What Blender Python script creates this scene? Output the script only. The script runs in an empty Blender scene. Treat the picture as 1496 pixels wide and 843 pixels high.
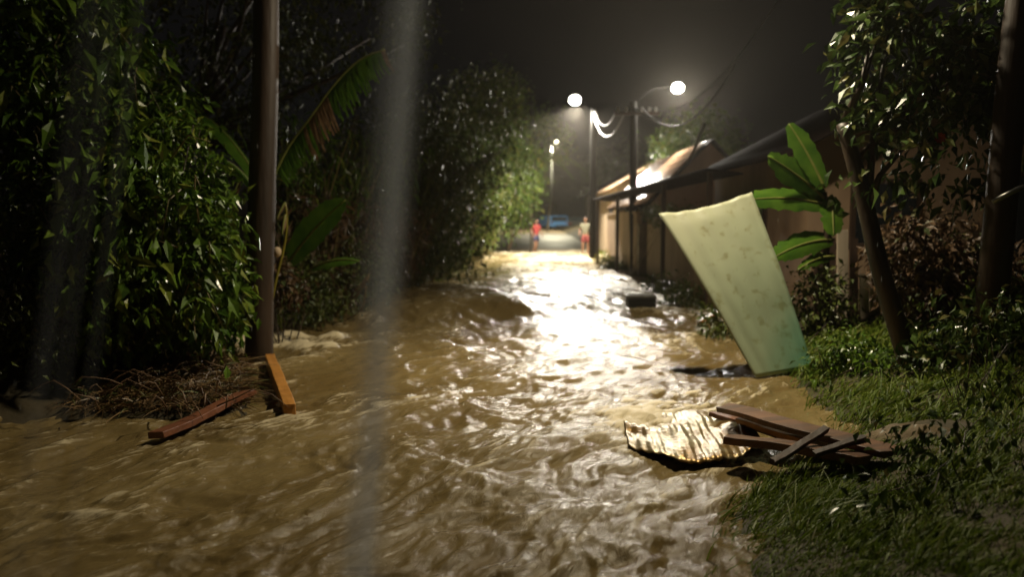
import bpy, bmesh, math, random
import numpy as np
from mathutils import Vector, Matrix

random.seed(7)
RNG = np.random.default_rng(11)
SC = bpy.context.scene
COL = SC.collection
PI = math.pi

# ------------------------------------------------------------------ camera
FPX = 1122.0
HOR = 322.0
CAM_Z = 1.6
PITCH = math.atan((421.5 - HOR) / FPX)
cam_d = bpy.data.cameras.new("camera")
cam_d.lens = 27.0
cam_d.sensor_width = 36.0
cam_d.clip_start = 0.05
cam_d.clip_end = 3000
cam_d.dof.use_dof = True
cam_d.dof.focus_distance = 5.2
cam_d.dof.aperture_fstop = 27.0 / 1000 / 0.028
cam = bpy.data.objects.new("camera", cam_d)
COL.objects.link(cam)
cam.location = (0, 0, CAM_Z)
cam.rotation_euler = (PI / 2 - PITCH, 0, 0)
SC.camera = cam

# ------------------------------------------------------------------ world, light, exposure
W = bpy.data.worlds.new("World")
SC.world = W
W.use_nodes = True
wn = W.node_tree
wn.nodes.clear()
w_out = wn.nodes.new("ShaderNodeOutputWorld")
w_sky = wn.nodes.new("ShaderNodeTexSky")
w_sky.sky_type = 'NISHITA'
w_sky.sun_disc = False
w_sky.sun_elevation = math.radians(35)
w_sky.sun_rotation = math.radians(160)
w_bg = wn.nodes.new("ShaderNodeBackground")
w_bg.inputs["Strength"].default_value = 0.00035
w_bg2 = wn.nodes.new("ShaderNodeBackground")          # low rain cloud faintly lit by the village
w_bg2.inputs["Color"].default_value = (0.0026, 0.0019, 0.0012, 1)
w_bg2.inputs["Strength"].default_value = 0.9
w_add = wn.nodes.new("ShaderNodeAddShader")
wn.links.new(w_sky.outputs[0], w_bg.inputs["Color"])
wn.links.new(w_bg.outputs[0], w_add.inputs[0])
wn.links.new(w_bg2.outputs[0], w_add.inputs[1])
wn.links.new(w_add.outputs[0], w_out.inputs["Surface"])

sun_d = bpy.data.lights.new("moonlight", 'SUN')
sun_d.energy = 0.006
sun_d.angle = math.radians(12)
sun_d.color = (1.0, 0.92, 0.8)
sun = bpy.data.objects.new("moonlight", sun_d)
sun.rotation_euler = (math.radians(55), 0, math.radians(20))
COL.objects.link(sun)

SC.view_settings.view_transform = 'Standard'
SC.view_settings.look = 'None'
SC.view_settings.exposure = 0.0
SC.view_settings.gamma = 1.0
SC.view_settings.use_curve_mapping = False
SC.cycles.use_denoising = True
SC.cycles.max_bounces = 6
SC.cycles.volume_bounces = 0
SC.cycles.transparent_max_bounces = 24
SC.cycles.sample_clamp_indirect = 4.0
SC.cycles.caustics_reflective = False
SC.cycles.caustics_refractive = False

# lamp powers (W)
P_FAR = 14000      # lamp over the bright pool
P_MID = 2500      # lamp beside the tiled roof
P_NEAR = 1750     # lamp over the foreground, on the right hand pole
P_TINY = 14000
HAZE = 0.0008

# ------------------------------------------------------------------ helpers
CT, ST = math.cos(PITCH), math.sin(PITCH)


def P(px, py, Y):
    """world point seen at photo pixel (px, py), Y metres up the street"""
    x = (px - 748.0) / FPX
    y = (421.5 - py) / FPX
    d = Vector((x, CT + y * ST, -ST + y * CT))
    s = Y / d.y
    return Vector((d.x * s, Y, CAM_Z + d.z * s))


def G(px, py, z=0.0):
    x = (px - 748.0) / FPX
    y = (421.5 - py) / FPX
    d = Vector((x, CT + y * ST, -ST + y * CT))
    s = (z - CAM_Z) / d.z
    return Vector((d.x * s, d.y * s, z))


def tag(o, label=None, cat=None, group=None, kind=None):
    if label: o["label"] = label
    if cat: o["category"] = cat
    if group: o["group"] = group
    if kind: o["kind"] = kind
    return o


def empty(name, loc, label, cat, group=None):
    o = bpy.data.objects.new(name, None)
    o.empty_display_size = 0.2
    COL.objects.link(o)
    o.location = loc
    tag(o, label, cat, group)
    return o


def link(name, me, m=None, parent=None, world=True):
    """link a mesh whose coordinates are in world space under a parent Empty"""
    if m is not None and not me.materials:
        me.materials.append(m)
    o = bpy.data.objects.new(name, me)
    COL.objects.link(o)
    if parent is not None:
        o.parent = parent
        if world:
            mw = Matrix.Translation(Vector(parent.location))
            p = parent.parent
            while p is not None:
                mw = Matrix.Translation(Vector(p.location)) @ mw
                p = p.parent
            o.matrix_parent_inverse = mw.inverted()
    return o


def mesh_np(name, V, F, smooth=True):
    """mesh from numpy vertices and equal-sized faces"""
    V = np.asarray(V, dtype=np.float32)
    F = np.asarray(F, dtype=np.int32)
    me = bpy.data.meshes.new(name)
    me.vertices.add(len(V))
    me.vertices.foreach_set("co", V.ravel())
    k = F.shape[1]
    me.loops.add(F.size)
    me.loops.foreach_set("vertex_index", F.ravel())
    me.polygons.add(len(F))
    me.polygons.foreach_set("loop_start", np.arange(0, F.size, k, dtype=np.int32))
    me.polygons.foreach_set("use_smooth", np.full(len(F), smooth))
    me.update(calc_edges=True)
    me.validate()
    return me


class MB:
    def __init__(self):
        self.v, self.f, self.sm = [], [], []

    def quad(self, a, b, c, d, sm=False):
        n = len(self.v)
        self.v += [tuple(a), tuple(b), tuple(c), tuple(d)]
        self.f.append((n, n + 1, n + 2, n + 3)); self.sm.append(sm)
        return self

    def box(self, c, size, rot=None, jit=0.0):
        c = Vector(c)
        sx, sy, sz = [s / 2 for s in size]
        R = rot if rot is not None else Matrix.Identity(3)
        n = len(self.v)
        for dx in (-1, 1):
            for dy in (-1, 1):
                for dz in (-1, 1):
                    p = Vector((dx * sx, dy * sy, dz * sz))
                    if jit:
                        p += Vector((random.uniform(-jit, jit) for _ in range(3)))
                    self.v.append(tuple(c + R @ p))
        for q in ((0, 1, 3, 2), (4, 6, 7, 5), (0, 4, 5, 1), (2, 3, 7, 6), (0, 2, 6, 4), (1, 5, 7, 3)):
            self.f.append(tuple(n + i for i in q)); self.sm.append(False)
        return self

    def beam(self, a, b, w, h, up=(0, 0, 1), jit=0.0, roll=0.0):
        a, b = Vector(a), Vector(b)
        d = (b - a); L = d.length; d.normalize()
        u = Vector(up)
        s = d.cross(u)
        if s.length < 1e-4: s = d.cross(Vector((1, 0, 0)))
        s.normalize()
        t = s.cross(d).normalized()
        if roll:
            q = Matrix.Rotation(roll, 3, d)
            s, t = q @ s, q @ t
        R = Matrix((s, d, t)).transposed()
        return self.box((a + b) / 2, (w, L, h), R, jit)

    def tube(self, pts, rad, n=10, caps=True, sm=True):
        pts = [Vector(p) for p in pts]
        if not hasattr(rad, '__len__'): rad = [rad] * len(pts)
        base = len(self.v)
        prev = None
        for i, p in enumerate(pts):
            d = (pts[min(i + 1, len(pts) - 1)] - pts[max(i - 1, 0)]).normalized()
            if prev is None:
                s = d.cross(Vector((0, 1, 0.01)))
                if s.length < 0.1: s = d.cross(Vector((1, 0, 0)))
            else:
                s = prev - d * prev.dot(d)
            s.normalize(); prev = s
            t = d.cross(s)
            for k in range(n):
                a = 2 * PI * k / n
                self.v.append(tuple(p + (s * math.cos(a) + t * math.sin(a)) * rad[i]))
        for i in range(len(pts) - 1):
            for k in range(n):
                a = base + i * n + k; b = base + i * n + (k + 1) % n
                self.f.append((a, b, b + n, a + n)); self.sm.append(sm)
        if caps:
            self.f.append(tuple(base + k for k in reversed(range(n)))); self.sm.append(False)
            e = base + (len(pts) - 1) * n
            self.f.append(tuple(e + k for k in range(n))); self.sm.append(False)
        return self

    def ball(self, c, r, seg=14, rings=9, scale=(1, 1, 1)):
        c = Vector(c); n = len(self.v)
        for i in range(rings + 1):
            th = PI * i / rings
            for k in range(seg):
                a = 2 * PI * k / seg
                self.v.append((c.x + r * scale[0] * math.sin(th) * math.cos(a),
                               c.y + r * scale[1] * math.sin(th) * math.sin(a),
                               c.z + r * scale[2] * math.cos(th)))
        for i in range(rings):
            for k in range(seg):
                a = n + i * seg + k; b = n + i * seg + (k + 1) % seg
                self.f.append((a, a + seg, b + seg, b)); self.sm.append(True)
        return self

    def grid(self, rows, sm=True):
        n = len(self.v); c = len(rows[0])
        for r in rows:
            for p in r: self.v.append(tuple(p))
        for i in range(len(rows) - 1):
            for j in range(c - 1):
                a = n + i * c + j
                self.f.append((a, a + 1, a + c + 1, a + c)); self.sm.append(sm)
        return self

    def mesh(self, name):
        me = bpy.data.meshes.new(name)
        me.from_pydata(self.v, [], self.f)
        me.polygons.foreach_set("use_smooth", self.sm)
        me.update()
        return me

    def build(self, name, m, parent=None):
        return link(name, self.mesh(name), m, parent)


def solid(o, t, bev=0.0):
    s = o.modifiers.new("thickness", 'SOLIDIFY'); s.thickness = t; s.offset = 0
    if bev:
        b = o.modifiers.new("edge", 'BEVEL'); b.width = bev; b.segments = 2
    return o


def bevel(o, w, seg=2):
    b = o.modifiers.new("edge", 'BEVEL'); b.width = w; b.segments = seg; b.limit_method = 'ANGLE'
    return o


# ---- vectorised gradient noise
_perm = np.random.default_rng(5).permutation(256)
_perm = np.concatenate([_perm, _perm, _perm])
_ga = np.random.default_rng(6).uniform(0, 2 * np.pi, 256)
_gx, _gy = np.cos(_ga), np.sin(_ga)


def noise(x, y, s=0):
    x = np.asarray(x, float) + 37.7 * s; y = np.asarray(y, float) + 91.3 * s
    xi = np.floor(x).astype(int); yi = np.floor(y).astype(int)
    xf = x - xi; yf = y - yi
    u = xf ** 3 * (xf * (xf * 6 - 15) + 10); v = yf ** 3 * (yf * (yf * 6 - 15) + 10)

    def g(ix, iy, dx, dy):
        h = _perm[_perm[ix & 255] + (iy & 255)]
        return _gx[h] * dx + _gy[h] * dy
    a = g(xi, yi, xf, yf); b = g(xi + 1, yi, xf - 1, yf)
    c = g(xi, yi + 1, xf, yf - 1); d = g(xi + 1, yi + 1, xf - 1, yf - 1)
    return 1.5 * ((a + (b - a) * u) * (1 - v) + (c + (d - c) * u) * v)


def fbm(x, y, s=0, o=4):
    t = 0; a = 1.0
    for i in range(o):
        t = t + a * noise(x * 2 ** i, y * 2 ** i, s + i * 3.1); a *= 0.5
    return t


def rough_plank(a, b, w, h, roll, seed, nseg=12):
    """sawn board with a slight warp, worn edges and uneven ends"""
    a, b = Vector(a), Vector(b)
    d = (b - a); L = d.length; d.normalize()
    s_ = d.cross(Vector((0, 0, 1))).normalized(); t_ = s_.cross(d)
    q = Matrix.Rotation(roll, 3, d); s_, t_ = q @ s_, q @ t_
    mb = MB(); rings = []
    for i in range(nseg + 1):
        t = i / nseg
        c = a.lerp(b, t) + t_ * (0.018 * float(noise(t * 2.2, seed * 1.7)) * L) + s_ * (0.012 * float(noise(t * 1.7, seed * 2.9)) * L)
        ring = []
        for k, (u, v) in enumerate(((-1, -1), (0, -1), (1, -1), (1, 1), (0.1, 1), (-1, 1))):
            ww = w * .5 * (1 + 0.10 * float(noise(t * 9, k * 3.3 + seed)))
            end = (0.035 * float(noise(k * 1.9, seed * 3.1 + i))) if i in (0, nseg) else 0
            ring.append(len(mb.v)); mb.v.append(tuple(c + s_ * (u * ww) + t_ * (v * h * .5 * (1 + 0.12 * float(noise(t * 7, k + seed * 2)))) + d * end))
        rings.append(ring)
    for i in range(nseg):
        for k in range(6):
            k2 = (k + 1) % 6
            mb.f.append((rings[i][k], rings[i][k2], rings[i + 1][k2], rings[i + 1][k])); mb.sm.append(False)
    mb.f.append(tuple(reversed(rings[0]))); mb.f.append(tuple(rings[-1])); mb.sm += [False, False]
    return mb


# ------------------------------------------------------------------ materials
def mat(name, c1, c2=None, scale=6.0, rough=0.7, bump=0.0, bscale=None, stretch=(1, 1, 1), island=False,
        metal=0.0, coat=0.0, transl=0.0, spec=0.5, rvar=0.0, detail=6, c3=None):
    m = bpy.data.materials.new(name)
    m.use_nodes = True
    nt = m.node_tree; N = nt.nodes; L = nt.links
    b = N["Principled BSDF"]
    b.inputs["Roughness"].default_value = rough
    b.inputs["Metallic"].default_value = metal
    b.inputs["Specular IOR Level"].default_value = spec
    b.inputs["Coat Weight"].default_value = coat
    b.inputs["Coat Roughness"].default_value = 0.12
    b.inputs["Base Color"].default_value = (*c1, 1)
    tc = N.new("ShaderNodeTexCoord")
    mp = N.new("ShaderNodeMapping"); mp.inputs["Scale"].default_value = stretch
    L.new(tc.outputs["Object"], mp.inputs["Vector"])
    nz = N.new("ShaderNodeTexNoise")
    nz.inputs["Scale"].default_value = scale; nz.inputs["Detail"].default_value = detail
    L.new(mp.outputs[0], nz.inputs["Vector"])
    if c2:
        cr = N.new("ShaderNodeValToRGB")
        cr.color_ramp.elements[0].position = 0.3; cr.color_ramp.elements[1].position = 0.7
        cr.color_ramp.elements[0].color = (*c1, 1); cr.color_ramp.elements[1].color = (*c2, 1)
        if c3:
            e = cr.color_ramp.elements.new(0.86 if island else 0.62); e.color = (*c3, 1)
        if island:
            ge = N.new("ShaderNodeNewGeometry")
            if c3:
                cr.color_ramp.elements[0].position = 0.05
                cr.color_ramp.elements[1].position = 0.8
                cr.color_ramp.elements[2].position = 0.97
            else:
                cr.color_ramp.elements[0].position = 0.0; cr.color_ramp.elements[1].position = 1.0
            mx = N.new("ShaderNodeMath"); mx.operation = 'MULTIPLY_ADD'
            mx.inputs[1].default_value = 0.35
            L.new(nz.outputs["Fac"], mx.inputs[0])
            m2 = N.new("ShaderNodeMath"); m2.operation = 'MULTIPLY'; m2.inputs[1].default_value = 0.8
            L.new(ge.outputs["Random Per Island"], m2.inputs[0]); L.new(m2.outputs[0], mx.inputs[2])
            L.new(mx.outputs[0], cr.inputs["Fac"])
        else:
            L.new(nz.outputs["Fac"], cr.inputs["Fac"])
        L.new(cr.outputs["Color"], b.inputs["Base Color"])
    if rvar:
        mr = N.new("ShaderNodeMapRange")
        mr.inputs["To Min"].default_value = max(0.03, rough - rvar); mr.inputs["To Max"].default_value = min(1, rough + rvar)
        n3 = N.new("ShaderNodeTexNoise"); n3.inputs["Scale"].default_value = scale * 0.7
        L.new(tc.outputs["Object"], n3.inputs["Vector"])
        L.new(n3.outputs["Fac"], mr.inputs["Value"]); L.new(mr.outputs[0], b.inputs["Roughness"])
    if bump:
        n2 = N.new("ShaderNodeTexNoise"); n2.inputs["Scale"].default_value = bscale or scale * 4
        n2.inputs["Detail"].default_value = 6
        L.new(mp.outputs[0], n2.inputs["Vector"])
        bp = N.new("ShaderNodeBump"); bp.inputs["Strength"].default_value = 0.8
        bp.inputs["Distance"].default_value = bump
        L.new(n2.outputs["Fac"], bp.inputs["Height"]); L.new(bp.outputs[0], b.inputs["Normal"])
    if transl:
        tr = N.new("ShaderNodeBsdfTranslucent")
        ms = N.new("ShaderNodeMixShader"); ms.inputs[0].default_value = transl
        if c2: L.new(cr.outputs["Color"], tr.inputs["Color"])
        else: tr.inputs["Color"].default_value = (*c1, 1)
        L.new(b.outputs[0], ms.inputs[1]); L.new(tr.outputs[0], ms.inputs[2])
        L.new(ms.outputs[0], N["Material Output"].inputs["Surface"])
    return m


def emit(name, col, st):
    m = bpy.data.materials.new(name); m.use_nodes = True
    b = m.node_tree.nodes["Principled BSDF"]
    b.inputs["Base Color"].default_value = (0.8, 0.8, 0.8, 1)
    b.inputs["Emission Color"].default_value = (*col, 1)
    b.inputs["Emission Strength"].default_value = st
    return m


M = dict(
    leaf=mat("wet_leaf", (0.020, 0.055, 0.007), (0.11, 0.19, 0.020), 3, 0.27, island=True, transl=0.12, c3=(0.17, 0.19, 0.03)),
    leaf_dark=mat("dark_leaf", (0.022, 0.044, 0.008), (0.095, 0.120, 0.020), 3, 0.42, island=True, transl=0.1, c3=(0.10, 0.09, 0.03)),
    leaf_tree=mat("broad_wet_leaf", (0.014, 0.034, 0.008), (0.060, 0.100, 0.018), 3, 0.3, island=True, transl=0.1, c3=(0.20, 0.17, 0.06)),
    leaf_far=mat("roadside_leaf", (0.035, 0.080, 0.010), (0.12, 0.19, 0.022), 2, 0.45, island=True, transl=0.25, c3=(0.2, 0.19, 0.04)),
    leaf_brown=mat("withered_leaf", (0.035, 0.018, 0.010), (0.13, 0.075, 0.035), 3, 0.5, island=True, transl=0.1, c3=(0.05, 0.07, 0.02)),
    leaf_yellow=mat("yellowing_leaf", (0.16, 0.15, 0.02), (0.28, 0.24, 0.03), 3, 0.4, island=True, transl=0.2),
    banana=mat("banana_leaf", (0.040, 0.105, 0.012), (0.095, 0.185, 0.020), 5, 0.24, bump=0.004, bscale=40, stretch=(1, 1, 1), transl=0.25),
    midrib=mat("midrib", (0.12, 0.15, 0.03), (0.20, 0.20, 0.05), 8, 0.4),
    dry=mat("dry_leaf", (0.10, 0.05, 0.025), (0.30, 0.19, 0.10), 8, 0.55, bump=0.004, transl=0.15),
    grass=mat("wet_grass", (0.045, 0.095, 0.010), (0.17, 0.23, 0.022), 3, 0.5, island=True, transl=0.35, c3=(0.16, 0.15, 0.04), spec=0.25),
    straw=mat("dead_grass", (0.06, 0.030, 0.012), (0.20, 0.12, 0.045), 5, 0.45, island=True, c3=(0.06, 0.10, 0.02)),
    reed=mat("dry_reed", (0.08, 0.065, 0.025), (0.24, 0.19, 0.08), 5, 0.5, island=True, c3=(0.05, 0.08, 0.02)),
    bark=mat("wet_bark", (0.020, 0.014, 0.010), (0.075, 0.048, 0.032), 5, 0.5, bump=0.012, bscale=14, stretch=(1, 1, 0.2)),
    pole=mat("weathered_pole", (0.016, 0.010, 0.007), (0.060, 0.036, 0.023), 4, 0.55, bump=0.008, bscale=22, stretch=(1, 1, 0.12), rvar=0.12),
    pole_dark=mat("silhouette_pole", (0.007, 0.006, 0.005), (0.018, 0.014, 0.010), 4, 0.9, spec=0.1, bump=0.008, bscale=22, stretch=(1, 1, 0.12)),  # near-black pole copy: the backlit silhouette is put into the colour
    concrete=mat("wet_concrete", (0.16, 0.125, 0.085), (0.30, 0.24, 0.17), 3, 0.5, bump=0.006, rvar=0.15),
    wall=mat("stained_plaster", (0.20, 0.13, 0.085), (0.42, 0.29, 0.19), 1.2, 0.65, bump=0.006, bscale=12, stretch=(1, 1, 0.5)),
    wall_pale=mat("pale_plaster", (0.42, 0.32, 0.21), (0.58, 0.45, 0.30), 1.5, 0.7, bump=0.005),
    wall_dark=mat("dark_plaster", (0.035, 0.028, 0.022), (0.09, 0.065, 0.048), 1.2, 0.7, bump=0.006),
    roof_dark=mat("dark_roof", (0.012, 0.008, 0.007), (0.028, 0.017, 0.015), 3, 0.85, bump=0.004, spec=0.08),
    tile=mat("clay_tile", (0.13, 0.045, 0.018), (0.34, 0.12, 0.040), 9, 0.16, bump=0.008, bscale=30, coat=0.5, c3=(0.32, 0.24, 0.16)),
    roof_edge=mat("roof_edge_metal", (0.35, 0.34, 0.30), (0.5, 0.48, 0.42), 6, 0.3, metal=0.3),
    wood=mat("sawn_wood", (0.045, 0.018, 0.007), (0.21, 0.085, 0.026), 11, 0.5, bump=0.005, bscale=40, stretch=(0.12, 1, 1), rvar=0.12),
    wood_orange=mat("orange_wood", (0.36, 0.15, 0.025), (0.52, 0.24, 0.05), 7, 0.42, bump=0.003, bscale=30),
    wood_red=mat("reddish_wood", (0.13, 0.045, 0.022), (0.24, 0.090, 0.042), 7, 0.45, bump=0.003, bscale=30),
    wood_dark=mat("dark_board", (0.030, 0.018, 0.012), (0.085, 0.050, 0.034), 5, 0.6, bump=0.004, stretch=(1, 1, 0.15)),
    wood_pale=mat("pale_board", (0.38, 0.31, 0.24), (0.60, 0.50, 0.38), 5, 0.6, bump=0.004, stretch=(1, 1, 0.15)),
    black=mat("black_plastic", (0.008, 0.008, 0.008), (0.016, 0.015, 0.014), 8, 0.5),
    grey_top=mat("wet_lid", (0.10, 0.10, 0.09), (0.24, 0.23, 0.20), 9, 0.25),
    metal=mat("galvanised", (0.16, 0.16, 0.15), (0.30, 0.30, 0.28), 10, 0.35, metal=0.6),
    wire=mat("cable_sheath", (0.02, 0.02, 0.02), (0.04, 0.04, 0.035), 10, 0.5),
    insul=mat("porcelain", (0.55, 0.54, 0.50), None, 5, 0.12, coat=0.6),
    blue=mat("blue_car_paint", (0.10, 0.28, 0.62), (0.12, 0.32, 0.70), 4, 0.3, coat=0.6),
    darkcar=mat("dark_car_paint", (0.012, 0.016, 0.014), (0.02, 0.026, 0.022), 4, 0.3, coat=0.6),
    glass=mat("car_glass", (0.02, 0.025, 0.03), None, 5, 0.08, coat=0.8),
    rubber=mat("tyre_rubber", (0.015, 0.015, 0.015), None, 5, 0.8),
    skin=mat("brown_skin", (0.14, 0.070, 0.040), (0.18, 0.09, 0.05), 8, 0.5),
    hair=mat("black_hair", (0.008, 0.006, 0.005), None, 8, 0.5),
    red=mat("red_shirt", (0.16, 0.012, 0.012), (0.20, 0.018, 0.015), 6, 0.8, bump=0.01, bscale=9),
    navy=mat("navy_shorts", (0.012, 0.015, 0.045), (0.02, 0.022, 0.06), 6, 0.8),
    olive=mat("olive_shirt", (0.07, 0.065, 0.035), (0.11, 0.10, 0.06), 6, 0.8, bump=0.01, bscale=9),
    darkred=mat("dark_red_shorts", (0.10, 0.010, 0.008), (0.13, 0.014, 0.012), 6, 0.8),
    flower=mat("red_flower", (0.35, 0.03, 0.015), (0.45, 0.06, 0.02), 6, 0.5),
    bulb=emit("lit_lamp_glass", (1.0, 0.95, 0.84), 45),
    bulb_near=emit("lit_warm_lamp_glass", (1.0, 0.86, 0.60), 30),
    bulb_tiny=emit("lit_window_lamp", (1.0, 0.92, 0.6), 25),
)

# green painted sheet: pale yellow-green above, sea green towards its wet foot
def sheet_material():
    m = mat("pale_green_paint", (0.5, 0.5, 0.3), None, 4, 0.48)
    nt = m.node_tree; N, L = nt.nodes, nt.links
    b = N["Principled BSDF"]
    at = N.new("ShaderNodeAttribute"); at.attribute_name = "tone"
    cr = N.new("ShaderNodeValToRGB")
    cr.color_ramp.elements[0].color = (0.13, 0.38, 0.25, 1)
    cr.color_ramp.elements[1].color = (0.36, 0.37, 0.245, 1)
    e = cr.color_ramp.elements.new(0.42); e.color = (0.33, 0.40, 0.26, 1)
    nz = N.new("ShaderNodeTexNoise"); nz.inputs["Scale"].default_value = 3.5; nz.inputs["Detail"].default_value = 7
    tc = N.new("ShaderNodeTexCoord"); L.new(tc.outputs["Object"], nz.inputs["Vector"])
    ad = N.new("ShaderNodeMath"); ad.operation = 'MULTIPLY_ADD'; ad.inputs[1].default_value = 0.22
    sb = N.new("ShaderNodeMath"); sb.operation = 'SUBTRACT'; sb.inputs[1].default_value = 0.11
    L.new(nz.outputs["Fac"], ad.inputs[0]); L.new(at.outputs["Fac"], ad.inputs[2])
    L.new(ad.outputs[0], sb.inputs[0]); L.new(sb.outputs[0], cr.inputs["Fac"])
    n2 = N.new("ShaderNodeTexNoise"); n2.inputs["Scale"].default_value = 9; n2.inputs["Detail"].default_value = 8
    L.new(tc.outputs["Object"], n2.inputs["Vector"])
    r2 = N.new("ShaderNodeValToRGB")
    r2.color_ramp.elements[0].position = 0.30; r2.color_ramp.elements[0].color = (0.72, 0.66, 0.52, 1)
    r2.color_ramp.elements[1].position = 0.44; r2.color_ramp.elements[1].color = (1, 1, 1, 1)
    L.new(n2.outputs["Fac"], r2.inputs["Fac"])
    mx = N.new("ShaderNodeMixRGB"); mx.blend_type = 'MULTIPLY'; mx.inputs[0].default_value = 1
    L.new(cr.outputs["Color"], mx.inputs[1]); L.new(r2.outputs["Color"], mx.inputs[2])
    L.new(mx.outputs[0], b.inputs["Base Color"])
    return m


def rust_sheet_material():
    m = mat("wet_rusty_tin", (0.40, 0.36, 0.26), None, 4, 0.30, metal=0.5)
    nt = m.node_tree; N, L = nt.nodes, nt.links
    b = N["Principled BSDF"]
    tc = N.new("ShaderNodeTexCoord")
    nz = N.new("ShaderNodeTexNoise"); nz.inputs["Scale"].default_value = 4.5; nz.inputs["Detail"].default_value = 8
    L.new(tc.outputs["Object"], nz.inputs["Vector"])
    cr = N.new("ShaderNodeValToRGB")
    cr.color_ramp.elements[0].position = 0.40; cr.color_ramp.elements[0].color = (0.22, 0.125, 0.025, 1)
    cr.color_ramp.elements[1].position = 0.60; cr.color_ramp.elements[1].color = (0.42, 0.36, 0.22, 1)
    L.new(nz.outputs["Fac"], cr.inputs["Fac"]); L.new(cr.outputs["Color"], b.inputs["Base Color"])
    n2 = N.new("ShaderNodeTexNoise"); n2.inputs["Scale"].default_value = 25; n2.inputs["Detail"].default_value = 4
    L.new(tc.outputs["Object"], n2.inputs["Vector"])
    bp = N.new("ShaderNodeBump"); bp.inputs["Distance"].default_value = 0.009; bp.inputs["Strength"].default_value = 0.9
    L.new(n2.outputs["Fac"], bp.inputs["Height"]); L.new(bp.outputs[0], b.inputs["Normal"])
    return m


def water_material():
    m = bpy.data.materials.new("muddy_flood_water"); m.use_nodes = True
    nt = m.node_tree; N, L = nt.nodes, nt.links
    b = N["Principled BSDF"]
    tc = N.new("ShaderNodeTexCoord")
    rot = N.new("ShaderNodeMapping")
    rot.inputs["Rotation"].default_value = (0, 0, math.radians(-57))
    rot.inputs["Scale"].default_value = (1, 1, 1)
    L.new(tc.outputs["Object"], rot.inputs["Vector"])
    st = N.new("ShaderNodeMapping"); st.inputs["Scale"].default_value = (0.24, 1, 1)
    L.new(rot.outputs[0], st.inputs["Vector"])
    # foam: attribute from the mesh (crests, churn, painted lamp glare) broken up by streaky noise
    at = N.new("ShaderNodeAttribute"); at.attribute_name = "foam"
    nz = N.new("ShaderNodeTexNoise"); nz.inputs["Scale"].default_value = 15; nz.inputs["Detail"].default_value = 10
    nz.inputs["Roughness"].default_value = 0.68; nz.inputs["Distortion"].default_value = 0.8
    L.new(st.outputs[0], nz.inputs["Vector"])
    a1 = N.new("ShaderNodeMath"); a1.operation = 'MULTIPLY_ADD'; a1.inputs[1].default_value = 2.1; 
    L.new(nz.outputs["Fac"], a1.inputs[0]); L.new(at.outputs["Fac"], a1.inputs[2])
    mr = N.new("ShaderNodeMapRange"); mr.interpolation_type = 'SMOOTHSTEP'
    mr.inputs["From Min"].default_value = 1.18; mr.inputs["From Max"].default_value = 1.85
    L.new(a1.outputs[0], mr.inputs["Value"])
    # silt colour
    n2 = N.new("ShaderNodeTexNoise"); n2.inputs["Scale"].default_value = 1.3; n2.inputs["Detail"].default_value = 7
    L.new(st.outputs[0], n2.inputs["Vector"])
    cr = N.new("ShaderNodeValToRGB")
    cr.color_ramp.elements[0].position = 0.32; cr.color_ramp.elements[0].color = (0.135, 0.092, 0.034, 1)
    cr.color_ramp.elements[1].position = 0.70; cr.color_ramp.elements[1].color = (0.235, 0.175, 0.075, 1)
    L.new(n2.outputs["Fac"], cr.inputs["Fac"])
    mx = N.new("ShaderNodeMixRGB"); mx.inputs[2].default_value = (0.64, 0.55, 0.37, 1)
    L.new(mr.outputs[0], mx.inputs[0]); L.new(cr.outputs["Color"], mx.inputs[1])
    L.new(mx.outputs[0], b.inputs["Base Color"])
    rr = N.new("ShaderNodeMapRange"); rr.inputs["To Min"].default_value = 0.20; rr.inputs["To Max"].default_value = 0.5
    L.new(mr.outputs[0], rr.inputs["Value"]); L.new(rr.outputs[0], b.inputs["Roughness"])
    b.inputs["Specular IOR Level"].default_value = 0.27
    b.inputs["IOR"].default_value = 1.33
    # ripples
    w1 = N.new("ShaderNodeTexNoise"); w1.inputs["Scale"].default_value = 14; w1.inputs["Detail"].default_value = 8
    w1.inputs["Roughness"].default_value = 0.62; w1.inputs["Distortion"].default_value = 1.2
    s2 = N.new("ShaderNodeMapping"); s2.inputs["Scale"].default_value = (0.36, 1, 1)
    L.new(rot.outputs[0], s2.inputs["Vector"]); L.new(s2.outputs[0], w1.inputs["Vector"])
    bp = N.new("ShaderNodeBump"); bp.inputs["Strength"].default_value = 1.0; bp.inputs["Distance"].default_value = 0.015
    L.new(w1.outputs["Fac"], bp.inputs["Height"])
    L.new(bp.outputs[0], b.inputs["Normal"])
    return m


M['sheet'] = sheet_material()
M['tin'] = rust_sheet_material()
M['water'] = water_material()
M['mud'] = mat("wet_mud", (0.022, 0.018, 0.007), (0.070, 0.050, 0.019), 2.5, 0.8, bump=0.03, bscale=7, rvar=0.15)
M['road'] = mat("wet_road", (0.17, 0.125, 0.07), (0.28, 0.21, 0.13), 0.8, 0.5, bump=0.01, bscale=14, rvar=0.18)

# ------------------------------------------------------------------ lie of the land
LW = [(-12, -9), (0, -7.5), (5, -5.2), (6.0, -4.1), (6.8, -3.2), (7.8, -2.9), (8.6, -3.0), (9.4, -4.0), (10.8, -4.0), (12, -2.8),
      (15, -2.0), (20, -1.6), (34, -1.0), (45, -0.8), (220, -1.6)]
RW = [(-12, 0.2), (0, 0.85), (3.4, 1.10), (4.3, 1.38), (4.8, 1.75), (5.6, 2.6), (6.5, 2.75), (7.5, 2.85), (9, 3.0), (12, 3.15), (20, 3.3), (24, 3.1),
      (28, 3.2), (45, 4.5), (220, 8)]


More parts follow.
